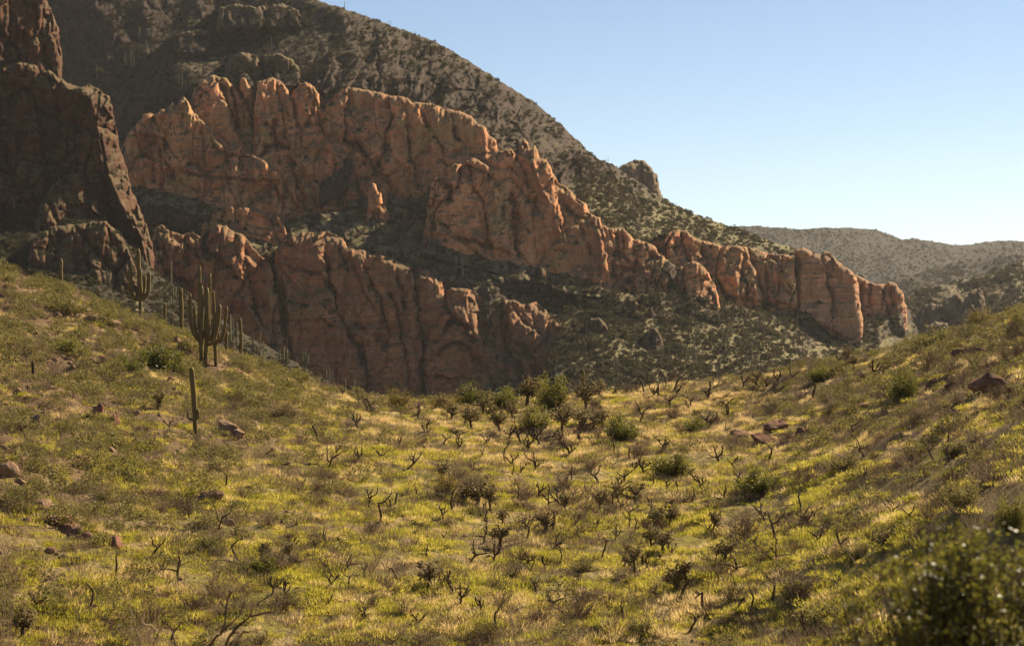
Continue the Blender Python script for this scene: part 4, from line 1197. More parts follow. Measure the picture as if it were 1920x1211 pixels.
GREEN = [bush_parts("green_bush", 900 + k, M['green_leaf'], M['bark'], 1.0, 0.62 + 0.08 * k, 4600, 0.030, 0.9) for k in range(4)]
YELLOW = [bush_parts("yellow_bush", 920 + k, M['yellow_leaf'], M['bark'], 1.0, 0.7, 2800, 0.026, 0.7) for k in range(2)]
OLIVE = [bush_parts("olive_bush", 940 + k, M['olive_leaf'], M['twig'], 1.0, 0.55 + 0.1 * k, 2600, 0.032, 0.5) for k in range(4)]
BUSHES = [  # px, base py, width px, height px, prototypes, label, landmark phrase
    (1262, 895, 82, 58, GREEN, "round dark green bush nearest the middle of the grassy flat", "the round dark bush"), (1422, 927, 92, 60, GREEN, "widest green bush on the flat with dead stalks before it", "the widest green bush"),
    (1166, 826, 76, 48, GREEN, "bright green bush just downhill of the saddle chollas", "the bright green bush"), (1693, 758, 68, 66, GREEN, "globe-shaped green bush casting a long shadow on the right slope", "the globe-shaped bush"),
    (1536, 718, 56, 44, GREEN, "green bush on the straw crest of the right slope", "the crest bush"), (1305, 814, 54, 38, GREEN, "small yellow-green bush near the wine-red outcrop", "the small yellow-green bush"), (1006, 808, 64, 52, GREEN, "light green bush in front of the saddle chollas", "the light green bush"),
    (1040, 772, 74, 68, GREEN, "tall green bush on the saddle beside the great cholla", "the tall saddle bush"), (945, 772, 62, 56, GREEN, "green bush on the saddle behind the spreading chollas", "the saddle's inner bush"), (880, 762, 62, 52, GREEN, "olive-topped green bush at the saddle's lower end", "the olive-topped bush"),
    (745, 772, 66, 52, YELLOW, "yellow-orange bush at the foot of the lower wall", "the yellow-orange bush"), (835, 768, 70, 40, YELLOW, "faded yellow bush between the orange one and the saddle", "the faded yellow bush"), (1000, 745, 60, 42, YELLOW, "yellow twiggy bush rising behind the great cholla", "the yellow twiggy bush"),
    (560, 716, 46, 28, GREEN, "dark green bush on the descending hill crest", "the crest-edge bush"), (490, 694, 40, 28, OLIVE, "olive bush right below the slim saguaro pole", "the pole's olive bush"), (1582, 884, 82, 46, OLIVE, "wide olive bush on the shaded right slope", "the wide olive bush"),
    (392, 1036, 66, 50, OLIVE, "loose olive bush in the bright green lower slope", "the loose olive bush"), (500, 1078, 70, 40, GREEN, "low green bush with dead stems in the lower slope", "the low green bush"), (835, 925, 60, 44, YELLOW, "rusty bush with a dark shadow beside pale straw", "the rusty bush"),
    (1090, 1072, 48, 30, OLIVE, "small dark bush alone in the green flat", "the small dark bush"), (1558, 986, 42, 28, GREEN, "small dense green bush by the dead stalk stand", "the small dense bush"), (1612, 1046, 52, 36, OLIVE, "rounded olive bush above the near glossy shrub", "the rounded olive bush"),
    (1840, 612, 66, 40, YELLOW, "rust-green bush on the skyline of the right slope", "the skyline bush"), (1745, 652, 76, 44, OLIVE, "brownish bush near the top of the right slope", "the brownish top bush"), (300, 694, 118, 56, GREEN, "largest shadowy bush mass on the hill near the saguaro clump", "the shadowy bush mass"),
    (238, 700, 76, 40, GREEN, "dark bush next to the shadowy mass on the hill", "the dark hill bush"), (338, 702, 44, 34, GREEN, "compact dark bush at the clump's foot", "the compact dark bush"), (130, 668, 90, 36, GREEN, "low spreading green bush across the hill's middle", "the low spreading bush"), (118, 590, 78, 44, OLIVE, "bare-twigged olive bush beside the rock line", "the rock line's bush"),
    (1490, 1120, 64, 44, OLIVE, "brown-green bush in the flat near the glossy shrub", "the brown-green bush"), (1805, 950, 86, 56, OLIVE, "dusky bush in the shade near the frame edge", "the dusky bush"), (1900, 1000, 70, 66, GREEN, "very dark bush cut by the frame edge", "the very dark bush"), (905, 1205, 70, 46, YELLOW, "tawny bush at the bottom edge of the picture", "the tawny bottom bush"),
    (1540, 1180, 110, 60, OLIVE, "brown scrubby bush left of the glossy shrub", "the scrubby bush"), (1200, 1190, 60, 36, OLIVE, "low brown bush near the bottom edge", "the low bottom bush"), (20, 1165, 70, 70, OLIVE, "ragged olive bush at the lower frame corner", "the corner bush"), (1790, 860, 60, 40, OLIVE, "shaded olive bush under the bare red hillside", "the shaded olive bush")]
BR = np.random.default_rng(5)
for i, (bx, by, bw, bh, kind, lab, ph) in enumerate(BUSHES):
    x, d, z = hit(bx, by)
    k = d / FPX
    parts = kind[i % len(kind)]
    put(parts, "bush", lab, "bush", (x, d, z - 0.03), "larger bushes on the near slopes", BR.uniform(0, 6.28), (bw * k * 0.95, bw * k * 0.95, bh * k * 1.32))
    landmark(bx, by - bh / 2, ph)


# ---- chollas
def cholla_dead(seed):
    """burnt cholla skeleton about one unit tall: a trunk and crooked limbs, each a part"""
    r = np.random.default_rng(seed)
    parts = []
    form = seed % 5
    th = r.uniform(0.30, 0.55) if form != 4 else r.uniform(0.7, 0.95)
    la = r.uniform(0, 6.28)
    lean = r.uniform(0.05, 0.75)
    P = wander((0, 0, -0.06), (math.cos(la) * lean, math.sin(la) * lean, 1), th + 0.06, 7, 0.17, r, 0.05)
    b = Build().add(*tube(P, np.linspace(0.050, 0.036, 8) * r.uniform(0.85, 1.2), 6))
    parts.append(("trunk", b.mesh("dead_cholla_trunk"), M['burnt']))
    nl = (2, 3, 4, 5, 1)[form]
    a0 = r.uniform(0, 6.28)
    for k in range(nl):
        b = Build()
        s = r.uniform(0.45, 1.0) if k else 1.0
        i = min(int(s * 7), 6)
        p0 = P[i] + (P[i + 1] - P[i]) * (s * 7 - i if s < 1 else 1)
        a = a0 + k * 2 * math.pi / max(nl, 2) + r.normal(0, 0.5)
        e = r.uniform(0.1, 1.1)
        L = r.uniform(0.35, 0.75)
        Q = wander(p0, (math.cos(a) * math.cos(e), math.sin(a) * math.cos(e), math.sin(e)), L, 7, 0.24, r, 0.13)
        b.add(*tube(Q, np.linspace(0.036, 0.018, 8), 5))
        for q in range(r.integers(0, 4)):
            j = r.integers(2, 7)
            dd = Q[j] - Q[j - 1]
            dd = dd / np.linalg.norm(dd) + r.normal(0, 0.75, 3)
            T = wander(Q[j], dd, r.uniform(0.10, 0.30), 4, 0.26, r, 0.15)
            b.add(*tube(T, np.linspace(0.024, 0.013, 5), 5))
        parts.append(("branch", b.mesh("dead_cholla_branch"), M['burnt']))
    return parts


def cholla_live(seed, dense=1.0):
    """chain-fruit cholla about one unit tall: dark limbs under a crown of short spiny joints"""
    r = np.random.default_rng(seed)
    lim, cr = Build(), Build()
    P = wander((0, 0, -0.06), (r.normal(0, .2), r.normal(0, .2), 1), 0.40, 6, 0.10, r, 0.05)
    trunk = Build().add(*tube(P, np.linspace(0.045, 0.032, 7), 6)).mesh("cholla_trunk")
    n = int(r.integers(6, 9))
    for k in range(n):
        a = k * 2 * math.pi / n + r.normal(0, 0.25)
        e = r.uniform(0.2, 1.15)
        Q = wander(P[-1 - int(k % 2)], (math.cos(a) * math.cos(e), math.sin(a) * math.cos(e), math.sin(e)), r.uniform(0.28, 0.48), 6, 0.16, r, 0.10)
        lim.add(*tube(Q, np.linspace(0.026, 0.014, 7), 5))
        for c in range(int(9 * dense)):
            j = int(r.integers(2, 7))
            c0 = Q[j] + r.normal(0, 0.055, 3)
            for w in range(4):
                dd = r.normal(0, 1, 3)
                dd[2] = dd[2] * 0.6 + 0.15
                T = wander(c0, dd, r.uniform(0.05, 0.10), 3, 0.3, r)
                cr.add(*tube(T, np.array([0.013, 0.017, 0.016, 0.010]), 5))
            # spines as a fuzz of thin faces
            leaves(cr, c0 + r.normal(0, 0.045, (10, 3)), 0.020, r, 1.0, 0.22, 0.2)
    return [("trunk", trunk, M['burnt']), ("limbs", lim.mesh("cholla_limbs"), M['burnt']), ("crown", cr.mesh("cholla_crown"), M['cholla_joint'])]


DEAD = [cholla_dead(1000 + k) for k in range(26)]
LIVE = [cholla_live(1100 + k) for k in range(6)]

LIVE_AT = [(885, 808, 62), (938, 812, 58), (1053, 810, 62), (988, 765, 82), (1100, 770, 66), (828, 772, 40), (868, 762, 40), (905, 782, 50), (930, 792, 44), (948, 775, 46), (962, 790, 46), (1112, 806, 48), (1086, 800, 46), (1068, 790, 40), (1130, 806, 42), (915, 762, 40), (1125, 748, 46), (1096, 812, 52),
           (898, 953, 62), (868, 948, 40), (918, 955, 50), (936, 1030, 56), (942, 988, 40), (1022, 998, 50), (1123, 958, 56), (1160, 945, 48), (1190, 950, 60), (1228, 992, 54), (1256, 988, 50), (1190, 1075, 74), (806, 1100, 60), (1273, 1118, 62), (42, 1200, 78), (547, 1050, 44), (490, 1048, 40), (1656, 1035, 52), (1357, 1062, 60), (1062, 965, 46), (1222, 1030, 56), (828, 900, 44), (1335, 1000, 52), (1405, 1000, 40), (295, 770, 44), (40, 820, 40), (1120, 780, 44), (845, 790, 40), (1600, 692, 34), (1585, 686, 40), (1418, 725, 36), (1290, 1105, 60), (1240, 1040, 56)]
DEAD_AT = [(673, 803), (673, 760), (688, 775), (702, 775), (750, 774), (785, 787), (797, 813), (803, 813), (833, 835), (862, 827), (863, 845), (910, 835), (953, 827), (988, 847), (977, 830), (1010, 835), (1032, 842), (1048, 835), (747, 843), (668, 870), (712, 860), (768, 877), (840, 883), (950, 873), (963, 877), (977, 890), (1002, 887), (880, 888), (1068, 858), (1110, 897),
           (1120, 910), (1172, 907), (1193, 887), (1203, 893), (1222, 913), (1063, 918), (968, 938), (1010, 933), (1028, 953), (1053, 957), (1143, 958), (1163, 957), (1182, 977), (1218, 963), (1235, 978), (690, 955), (730, 963), (715, 982), (830, 973), (852, 967), (898, 975), (913, 985), (988, 1013), (1020, 1000), (1038, 1000), (1073, 992), (1155, 1013), (1180, 997), (1222, 1027), (1242, 1023),
           (803, 1047), (880, 1057), (920, 1060), (1033, 1040), (1127, 1050), (993, 1078), (1207, 1063), (643, 1074), (803, 1100), (828, 1114), (852, 1117), (1005, 1117), (1042, 1144), (903, 1147), (932, 1184), (1167, 1165), (1270, 1130), (780, 1179), (287, 1050), (343, 1027), (410, 997), (442, 1004), (447, 1057), (492, 1040), (537, 1044), (333, 1084), (75, 1145), (167, 1154), (507, 1119), (537, 1124), (570, 920), (617, 884), (630, 854), (598, 830), (423, 917),
           (22, 857), (50, 824), (217, 1080), (320, 1205), (467, 1087), (617, 1104), (1295, 897), (1345, 870), (1380, 884), (1440, 870), (1620, 854), (1600, 825), (1313, 917), (1357, 937), (1425, 944), (1510, 987), (1500, 967), (1505, 985), (1527, 974), (1443, 994), (1433, 977), (1475, 984), (1330, 1000), (1408, 1012), (1453, 1015), (1418, 1029), (1455, 1055), (1343, 1069), (1367, 1064), (1390, 1080), (1342, 1104), (1290, 1097), (1390, 1124), (1377, 1155), (1408, 1157),
           (1322, 1150), (1448, 1130), (1577, 1039), (1537, 1027), (1648, 1034), (1590, 920), (1667, 960), (1678, 969), (1710, 984), (1757, 874), (1777, 870), (1813, 870), (1825, 937), (1777, 834), (1797, 824), (1603, 987), (1383, 1204), (1473, 1207), (1517, 1197), (1335, 723), (1395, 730), (1417, 727), (1425, 727), (1436, 729), (1460, 725), (1488, 717), (1577, 685), (1587, 685), (1605, 708), (1633, 712), (1648, 712), (1827, 697), (1508, 747), (1523, 753), (1440, 778),
           (1328, 805), (1365, 780), (1295, 767), (1330, 752), (1602, 829), (1657, 747), (1908, 773), (1098, 767), (1120, 742), (1147, 742), (1195, 736), (1207, 736), (1245, 731), (1260, 735), (1268, 742), (1228, 745), (1328, 752), (1257, 762), (1293, 769), (1200, 792), (1363, 785), (1327, 802), (1237, 744), (1082, 748), (640, 745), (655, 770), (318, 805), (1090, 830), (1150, 850), (1240, 850), (1180, 860), (1380, 905), (1270, 935), (1300, 950), (1100, 935)]
CR = np.random.default_rng(21)
FORMS = ("two-limbed", "three-limbed", "four-limbed", "many-limbed", "single-stalk")
NUM = ["", "second ", "third ", "fourth ", "fifth ", "sixth ", "seventh ", "eighth ", "ninth ", "tenth ", "eleventh ", "twelfth "] + ["%dth " % v for v in range(13, 60)]


def place_phrase(px, py, used, kind):
    """where a thing stands, told by the nearest landmark"""
    j = min(range(len(LAND)), key=lambda k: (LAND[k][0] - px) ** 2 + 2.5 * (LAND[k][1] - py) ** 2)
    lx, ly, ph = LAND[j]
    dx, dy = px - lx, py - ly
    if abs(dx) > abs(dy) * 1.6:
        side = "to the left of" if dx < 0 else "to the right of"
    elif abs(dy) > abs(dx) * 1.6:
        side = "uphill behind" if dy < 0 else "in front of"
    else:
        side = ("behind and " if dy < 0 else "below and ") + ("left of" if dx < 0 else "right of")
    key = (kind, side, ph)
    n = used.get(key, 0)
    used[key] = n + 1
    return NUM[min(n, 50)] + "nearest", side + " " + ph


USED = {}


def by_landmark(items):
    """sort so that the nearest to its landmark is named first"""
    def dist(t_):
        return min((l[0] - t_[0]) ** 2 + 2.5 * (l[1] - t_[1]) ** 2 for l in LAND)
    return sorted(items, key=dist)


landmark(988, 740, "the great cholla")
landmark(898, 930, "the spreading cholla")
for i, (px, py, hp) in enumerate(by_landmark(LIVE_AT)):
    x, d, z = hit(px, py)
    k = d / FPX
    if (px, py) == (988, 765):
        lab = "great cholla with pale spiny crown rising highest on the saddle"
    elif (px, py) == (898, 953):
        lab = "broad dark spreading cholla with twisted limbs in the grassy flat"
    else:
        nth, where = place_phrase(px, py, USED, "live")
        lab = "spiny-crowned living cholla, " + nth + " " + where
    s = hp * k * 1.05
    wide = 1.35 if (px, py) == (898, 953) else CR.uniform(0.9, 1.25)
    put(LIVE[i % 6], "cholla", lab, "cactus", (x, d, z), "living chollas", CR.uniform(0, 6.28), (s * wide, s * wide, s))
TRACED = set(DEAD_AT)
more = []
for _ in range(112):
    px, py = CR.uniform(600, 1900), CR.uniform(790, 1190)
    if py < 745 + 0.0 or (px > 1560 and py > 1000):
        continue
    more.append((px, py))
for i, (px, py) in enumerate(by_landmark(DEAD_AT + more)):
    x, d, z = hit(px, py)
    k = d / FPX
    j = int(CR.integers(0, 26))
    nth, where = place_phrase(px, py, USED, "dead" + str((1000 + j) % 5))
    hpx = CR.uniform(26, 46) * (1.0 + 0.25 * (py - 750) / 400)
    s = hpx * k * (0.98 if (px, py) in TRACED else CR.uniform(0.45, 0.9))
    put(DEAD[j], "dead_cholla", FORMS[(1000 + j) % 5] + " burnt cholla skeleton, " + nth + " " + where, "dead cactus", (x, d, z), "burnt cholla skeletons", CR.uniform(0, 6.28), s)


# ---- twiggy grey-brown shrubs and low olive shrubs
def twig_mesh(seed, n=46, h=0.8):
    r = np.random.default_rng(seed)
    b = Build()
    for k in range(n):
        a = r.uniform(0, 2 * math.pi)
        e = r.uniform(0.25, 1.4)
        P = wander((r.normal(0, .04), r.normal(0, .04), -0.03), (math.cos(a) * math.cos(e), math.sin(a) * math.cos(e), math.sin(e) * h * 1.4), r.uniform(0.35, 0.58), 5, 0.14, r, 0.02)
        b.add(*tube(P, np.linspace(0.010, 0.003, 6), 3, cap=False))
        for q in range(3):
            j = int(r.integers(2, 6))
            dd = P[j] - P[j - 1]
            T = wander(P[j], dd / np.linalg.norm(dd) + r.normal(0, .6, 3), r.uniform(0.10, 0.24), 3, 0.2, r)
            b.add(*tube(T, np.linspace(0.005, 0.002, 4), 3, cap=False))
    leaves(b, np.concatenate([r.normal(0, 1, (160, 3)) * (0.22, 0.22, 0.16) + (0, 0, 0.30)]), 0.016, r, 0.8, 0.4, 0.3)
    return b.mesh("twiggy_shrub")


TWIG = [twig_mesh(1200 + k, 40 + 6 * (k % 3), 0.6 + 0.12 * (k % 4)) for k in range(8)]
SMALL = []
for k in range(6):
    r = np.random.default_rng(1300 + k)
    b = Build()
    q = r.normal(0, 1, (420, 3))
    q /= np.linalg.norm(q, axis=1)[:, None]
    q = q * r.uniform(0.35, 1.0, 420)[:, None] ** 0.5 * (1 + 0.25 * fbm(q[:, 0] * 2, q[:, 1] * 2 + q[:, 2], 1310 + k, 2))[:, None]
    q = q * (0.5, 0.5, 0.42) + (0, 0, 0.16)
    q = q[q[:, 2] > -0.04]
    leaves(b, q, 0.050, r, 0.7, 0.45, 0.7)
    SMALL.append(b.mesh("low_shrub"))


def wedge(n, r, d0=47, d1=142, margin=60):
    d = np.sqrt(r.uniform(d0 * d0, d1 * d1, n))
    px = r.uniform(-margin, W0 + margin, n)
    x = (px - CX) / FPX * d
    return x, d


def seen(x, y, lift=0.4):
    """which points of the near ground are not behind a nearer rise"""
    z = ground(x, y) + lift
    ok = np.ones(len(x), bool)
    for f in (0.55, 0.62, 0.69, 0.76, 0.82, 0.88, 0.93, 0.97):
        ok &= z * f >= ground(x * f, y * f) - 0.02
    return ok


SR = np.random.default_rng(31)
x, d = wedge(4700, SR, 42, 142, 420)
xl, dl = wedge(7200, SR, 42, 142, 420)
sel = SR.uniform(0, 1, len(xl)) < np.clip((-xl - 5) / 9, 0, 1) + 0.7 * np.clip((xl - 9) / 7, 0, 1)
nl0 = len(x)
x, d = np.concatenate([x, xl[sel]]), np.concatenate([d, dl[sel]])
extra_small = np.arange(len(x)) >= nl0
ok = seen(x, d)
x, d, extra_small = x[ok], d[ok], extra_small[ok]
dens = np.clip(0.50 - 0.2 * np.exp(-(x / 9) ** 2) + 0.45 * fbm(x / 9, d / 12, 611, 3) + 0.25 * np.clip((-x - 10) / 20, 0, 1) + 0.25 * np.clip((x - 12) / 15, 0, 1), 0.05, 1)
ok = SR.uniform(0, 1, len(x)) < dens
x, d, extra_small = x[ok], d[ok], extra_small[ok]
leftish = np.clip((-x - 3) / 18, 0, 1)
is_small = (SR.uniform(0, 1, len(x)) < 0.22 + 0.55 * leftish) | extra_small
z = ground(x, d)
size = SR.uniform(0.55, 1.0, len(x)) * np.where(SR.uniform(0, 1, len(x)) < 0.12, 1.5, 1.0)
PXs, PYs = pix(x, d, z)
for what, sel, protos, mat, nm, cat, words_, grp in (("twig", ~is_small, TWIG, M['twig'], "twiggy_shrub", "shrub", "leafless grey-brown twig shrub, ", "leafless twig shrubs"),
                                                     ("small", is_small, SMALL, M['olive_leaf'], "low_shrub", "shrub", "low olive-green mound shrub, ", "low olive mound shrubs")):
    idx_ = np.nonzero(sel)[0]
    vis = idx_[(PXs[idx_] > 5) & (PXs[idx_] < 1915) & (PYs[idx_] < 1215) & ~((PXs[idx_] > 1590) & (PYs[idx_] > 1030))]
    order = vis[np.argsort(-(size[vis] / d[vis]))][:290]
    rest = np.setdiff1d(idx_, order)
    items = by_landmark([(PXs[i], PYs[i], i) for i in order])
    for q, (px, py, i) in enumerate(items):
        nth, where = place_phrase(px, py, USED, what)
        s = float(size[i]) * (1.25 if what == "twig" else 0.95)
        sq = SR.uniform(0.8, 1.15)
        put([(nm, protos[q % len(protos)], mat)], nm, words_ + nth + " " + where, cat, (float(x[i]), float(d[i]), float(z[i]) - 0.03), grp, SR.uniform(0, 6.28), (s, s, s * sq))
    if len(rest):
        scatter("distant_" + nm + "_growth", protos, np.stack([x[rest], d[rest], z[rest] - 0.03], -1), SR.uniform(0, 6.28, len(rest)), size[rest] * 1.1, SR.integers(0, len(protos), len(rest)), mat)

# ---- grass and weeds
GR = np.random.default_rng(41)
tg = [cushion(GR, 170, 0.11, 0.25, 0.0075, 0.062).mesh("green_tuft") for _ in range(5)]
td = [cushion(GR, 100, 0.11, 0.18, 0.0055, 0.13).mesh("dry_tuft") for _ in range(5)]
tw = [grass_tuft(GR, 14, 0.34, 0.16, 0.8, 0.006).mesh("weed_tuft") for _ in range(4)]
x, d = wedge(165000, GR, 38, 146, 420)
ok = seen(x, d, 0.25)
x, d = x[ok], d[ok]
st = straw_field(x, d)
patch = 0.5 + 0.9 * fbm(x / 2.6, d / 3.4, 621, 4) + 0.25 * fbm(x / 0.8, d / 0.9, 622, 2)
bare = 0.5 + 0.8 * fbm(x / 5, d / 6, 631, 4) - 0.28 * np.clip((-x - 8) / 14, 0, 1) - 0.22 * np.clip((x - 10) / 8, 0, 1)
u1 = GR.uniform(0, 1, len(x))
lefth = np.clip((-x - 6) / 10, 0, 1)
righth = np.clip((x - 10) / 8, 0, 1)
ok = u1 < np.clip(0.36 + 1.5 * (bare - 0.5) + 0.9 * fbm(x / 1.5, d / 1.5, 633, 2), 0.06, 1) * (1 - 0.55 * lefth - 0.58 * righth)
x, d, st, patch = x[ok], d[ok], st[ok], patch[ok]
dry = GR.uniform(0, 1, len(x)) < np.clip(st * 0.95 + 0.5 * (patch - 0.55), 0.03, 0.95)
z = ground(x, d)
for nm, sel, protos, mat, lo, hi in (("green_grass", ~dry, tg, M['green_grass'], 0.45, 1.5), ("dry_grass", dry, td, M['dry_grass'], 0.45, 1.4)):
    n = int(sel.sum())
    sc = GR.uniform(lo, hi, n) * np.clip(0.75 + 0.5 * (patch[sel] if nm == "dry_grass" else 1 - patch[sel] * 0.4), 0.6, 1.5)
    scatter(nm, protos, np.stack([x[sel], d[sel], z[sel]], -1), GR.uniform(0, 6.28, n), sc, GR.integers(0, 5, n), mat, GR.normal(0, 0.12, (n, 2)))
x, d = wedge(80000, GR, 38, 146, 420)
ok = seen(x, d, 0.25) & (GR.uniform(0, 1, len(x)) < np.clip(0.35 + 0.8 * fbm(x / 4, d / 5, 641, 3), 0.05, 1))
x, d = x[ok], d[ok]
scatter("dry_weeds", tw, np.stack([x, d, ground(x, d)], -1), GR.uniform(0, 6.28, len(x)), GR.uniform(0.6, 1.5, len(x)), GR.integers(0, 4, len(x)), M['dry_weed'], GR.normal(0, 0.15, (len(x), 2)))
ps = [boulder_mesh("small_stone", GR, 0.5, 0.45, 0.34, n=7, m=9) for _ in range(4)]
x, d = wedge(21000, GR, 38, 140, 420)
ok = seen(x, d, 0.1) & (GR.uniform(0, 1, len(x)) < np.clip(0.10 + 0.5 * fbm(x / 5, d / 6, 651, 3) + 0.55 * np.clip((-x - 6) / 12, 0, 1) + 0.2 * np.clip((x - 12) / 8, 0, 1), 0.02, 1))
x, d = x[ok], d[ok]
scatter("rubble", ps, np.stack([x, d, ground(x, d)], -1), GR.uniform(0, 6.28, len(x)), (0.10 + 0.30 * GR.uniform(0, 1, len(x)) ** 3) * (1 + 0.7 * np.clip((-x - 6) / 12, 0, 1)), GR.integers(0, 4, len(x)), M['boulder'], GR.normal(0, 0.2, (len(x), 2)))

# ------------------------------------------------------------------ plants of the mountain slopes
FR = np.random.default_rng(51)


def scrub_mesh(seed, n=90):
    r = np.random.default_rng(seed)
    q = r.normal(0, 1, (n, 3))
    q /= np.linalg.norm(q, axis=1)[:, None]
    q = q * r.uniform(0.3, 1.0, n)[:, None] ** 0.6 * (0.5, 0.5, 0.40) + (0, 0, 0.22)
    b = Build()
    leaves(b, q, 0.13, r, 0.8, 0.55, 0.4)
    return b.mesh("scrub")


M['slope_leaf'] = leaf_material("slope_tree_leaves", [(0.090, 0.095, 0.022), (0.140, 0.140, 0.034), (0.200, 0.185, 0.050)], 0.5, 0.8, 0.1)
SCRUB = [scrub_mesh(1400 + k) for k in range(5)]


def hill_scrub(name, hill, n, box, lo, hi, steep=0.25, dmin=2.0, seed=0):
    x0, y0, st, D, dd = HILLS[hill]
    px = FR.uniform(box[0], box[1], n)
    py = FR.uniform(box[2], box[3], n)
    i = np.clip(((py - y0) / st).astype(int), 1, D.shape[0] - 2)
    j = np.clip(((px - x0) / st).astype(int), 0, D.shape[1] - 1)
    Dc = D[i, j]
    g = (D[i - 1, j] - D[i + 1, j]) / (2 * st) / (Dc / FPX)        # metres back per metre up
    keep = (dd[i, j] > dmin) & (FR.uniform(0, 1, n) < np.clip(g / 2.2, steep, 1.0) * np.clip(0.62 + 0.7 * fbm(px / 60, py / 30, seed + 700, 3), 0.1, 1))
    px, py, i, j = x0 + st * j[keep] + 0 * px[keep], y0 + st * i[keep], i[keep], j[keep]
    Dc = D[i, j]
    P = np.stack([(px - CX) / FPX * Dc, Dc, (CY - py) / FPX * Dc - 0.05], -1)
    m = len(P)
    scl = (lo + (hi - lo) * FR.uniform(0, 1, m) ** 2.2)
    s3 = np.stack([scl, scl, scl * FR.uniform(0.7, 1.2, m)], -1)
    return P, s3


def grow(name, sets, mat):
    P = np.concatenate([s[0] for s in sets])
    S = np.concatenate([s[1] for s in sets])
    n = len(P)
    scatter(name, SCRUB, P, FR.uniform(0, 6.28, n), S, FR.integers(0, 5, n), mat)


grow("dome_scrub_growth", [hill_scrub("", "mountain", 17000, (-60, 1100, -10, 330), 0.6, 2.2, 0.2, 1.0, 1)], M['dome_leaf_shaded'])
grow("mountain_scrub_growth", [hill_scrub("", "mountain", 26000, (-60, 1720, 330, 760), 0.5, 1.9, 0.22, 1.0, 1), hill_scrub("", "mountain", 16000, (1000, 1650, 530, 760), 0.5, 1.8, 0.5, 1.0, 2),
                               hill_scrub("", "mountain", 12000, (1080, 1560, 290, 480), 0.6, 2.0, 0.5, 0.5, 8), hill_scrub("", "gully_slope", 26000, (-60, 740, 380, 780), 0.4, 1.7, 0.6, 1.0, 3)], M['far_leaf'])
grow("green_tree_growth", [hill_scrub("", "mountain", 900, (1000, 1650, 520, 740), 1.8, 4.2, 0.6, 1.0, 12), hill_scrub("", "mountain", 300, (1080, 1500, 300, 480), 1.6, 3.6, 0.6, 1.0, 13), hill_scrub("", "mountain", 260, (400, 1000, 40, 130), 1.4, 3.0, 0.3, 1.0, 14),
                           hill_scrub("", "canyon_slope", 300, (1600, 2000, 500, 700), 2.0, 4.5, 0.4, 1.0, 15)], M['slope_leaf'])
grow("canyon_scrub_growth", [hill_scrub("", "canyon_slope", 9000, (1600, 2000, 480, 700), 1.0, 3.2, 0.3, 1.0, 4), hill_scrub("", "middle_ridge", 8000, (1600, 2000, 470, 620), 1.5, 4.0, 0.4, 1.0, 5),
                             hill_scrub("", "far_ridge", 12000, (1350, 2000, 420, 560), 1.2, 4.0, 0.4, 0.5, 6)], M['distant_leaf'])
# shrubs caught in the ledges and clefts of the cliffs
PS, SS = [], []
for x0, y0, st, D, dd, _yb in ROCKS:
    n = int(np.clip((dd > 0).sum() / 60, 30, 900))
    i = FR.integers(2, D.shape[0] - 3, n)
    j = FR.integers(2, D.shape[1] - 3, n)
    g = (D[i - 1, j] - D[i + 2, j]) / (3 * st) / (D[i, j] / FPX)
    cleft = D[i, j] - 0.5 * (D[i, j - 2] + D[i, j + 2])
    ok = (dd[i, j] > 3) & ((g > 1.1) | ((cleft > 0.8) & (g > 0.2)))
    i, j = i[ok], j[ok]
    px, py, Dc = x0 + st * j, y0 + st * i, D[i, j]
    PS.append(np.stack([(px - CX) / FPX * Dc, Dc, (CY - py) / FPX * Dc - 0.05], -1))
    s = FR.uniform(0.6, 1.9, len(i))
    SS.append(np.stack([s, s, s], -1))
grow("cliff_ledge_growth", [(np.concatenate(PS), np.concatenate(SS))], M['dome_leaf_shaded'])


# ---- saguaros of the far slopes
def far_saguaro_parts(seed, arms):
    r = np.random.default_rng(seed)
    parts = [("trunk", Build().add(*cactus_column([(0, 0, -0.06), (r.normal(0, .008), 0, 0.5), (r.normal(0, .012), 0, 1.0)], 0.027, 10, 5, 10, 0.85)).mesh("far_saguaro_trunk", True), M['saguaro_far'])]
    for k in range(arms):
        a = r.uniform(0, 6.28)
        z0 = r.uniform(0.35, 0.55)
        o = r.uniform(0.09, 0.14)
        c, s = math.cos(a), math.sin(a)
        parts.append(("arm", Build().add(*cactus_column([(0, 0, z0), (c * o * .8, s * o * .8, z0 + .03), (c * o, s * o, z0 + .12), (c * o, s * o, r.uniform(0.68, 0.95))], 0.021, 8, 4, 10)).mesh("far_saguaro_arm", True), M['saguaro_far']))
    return parts


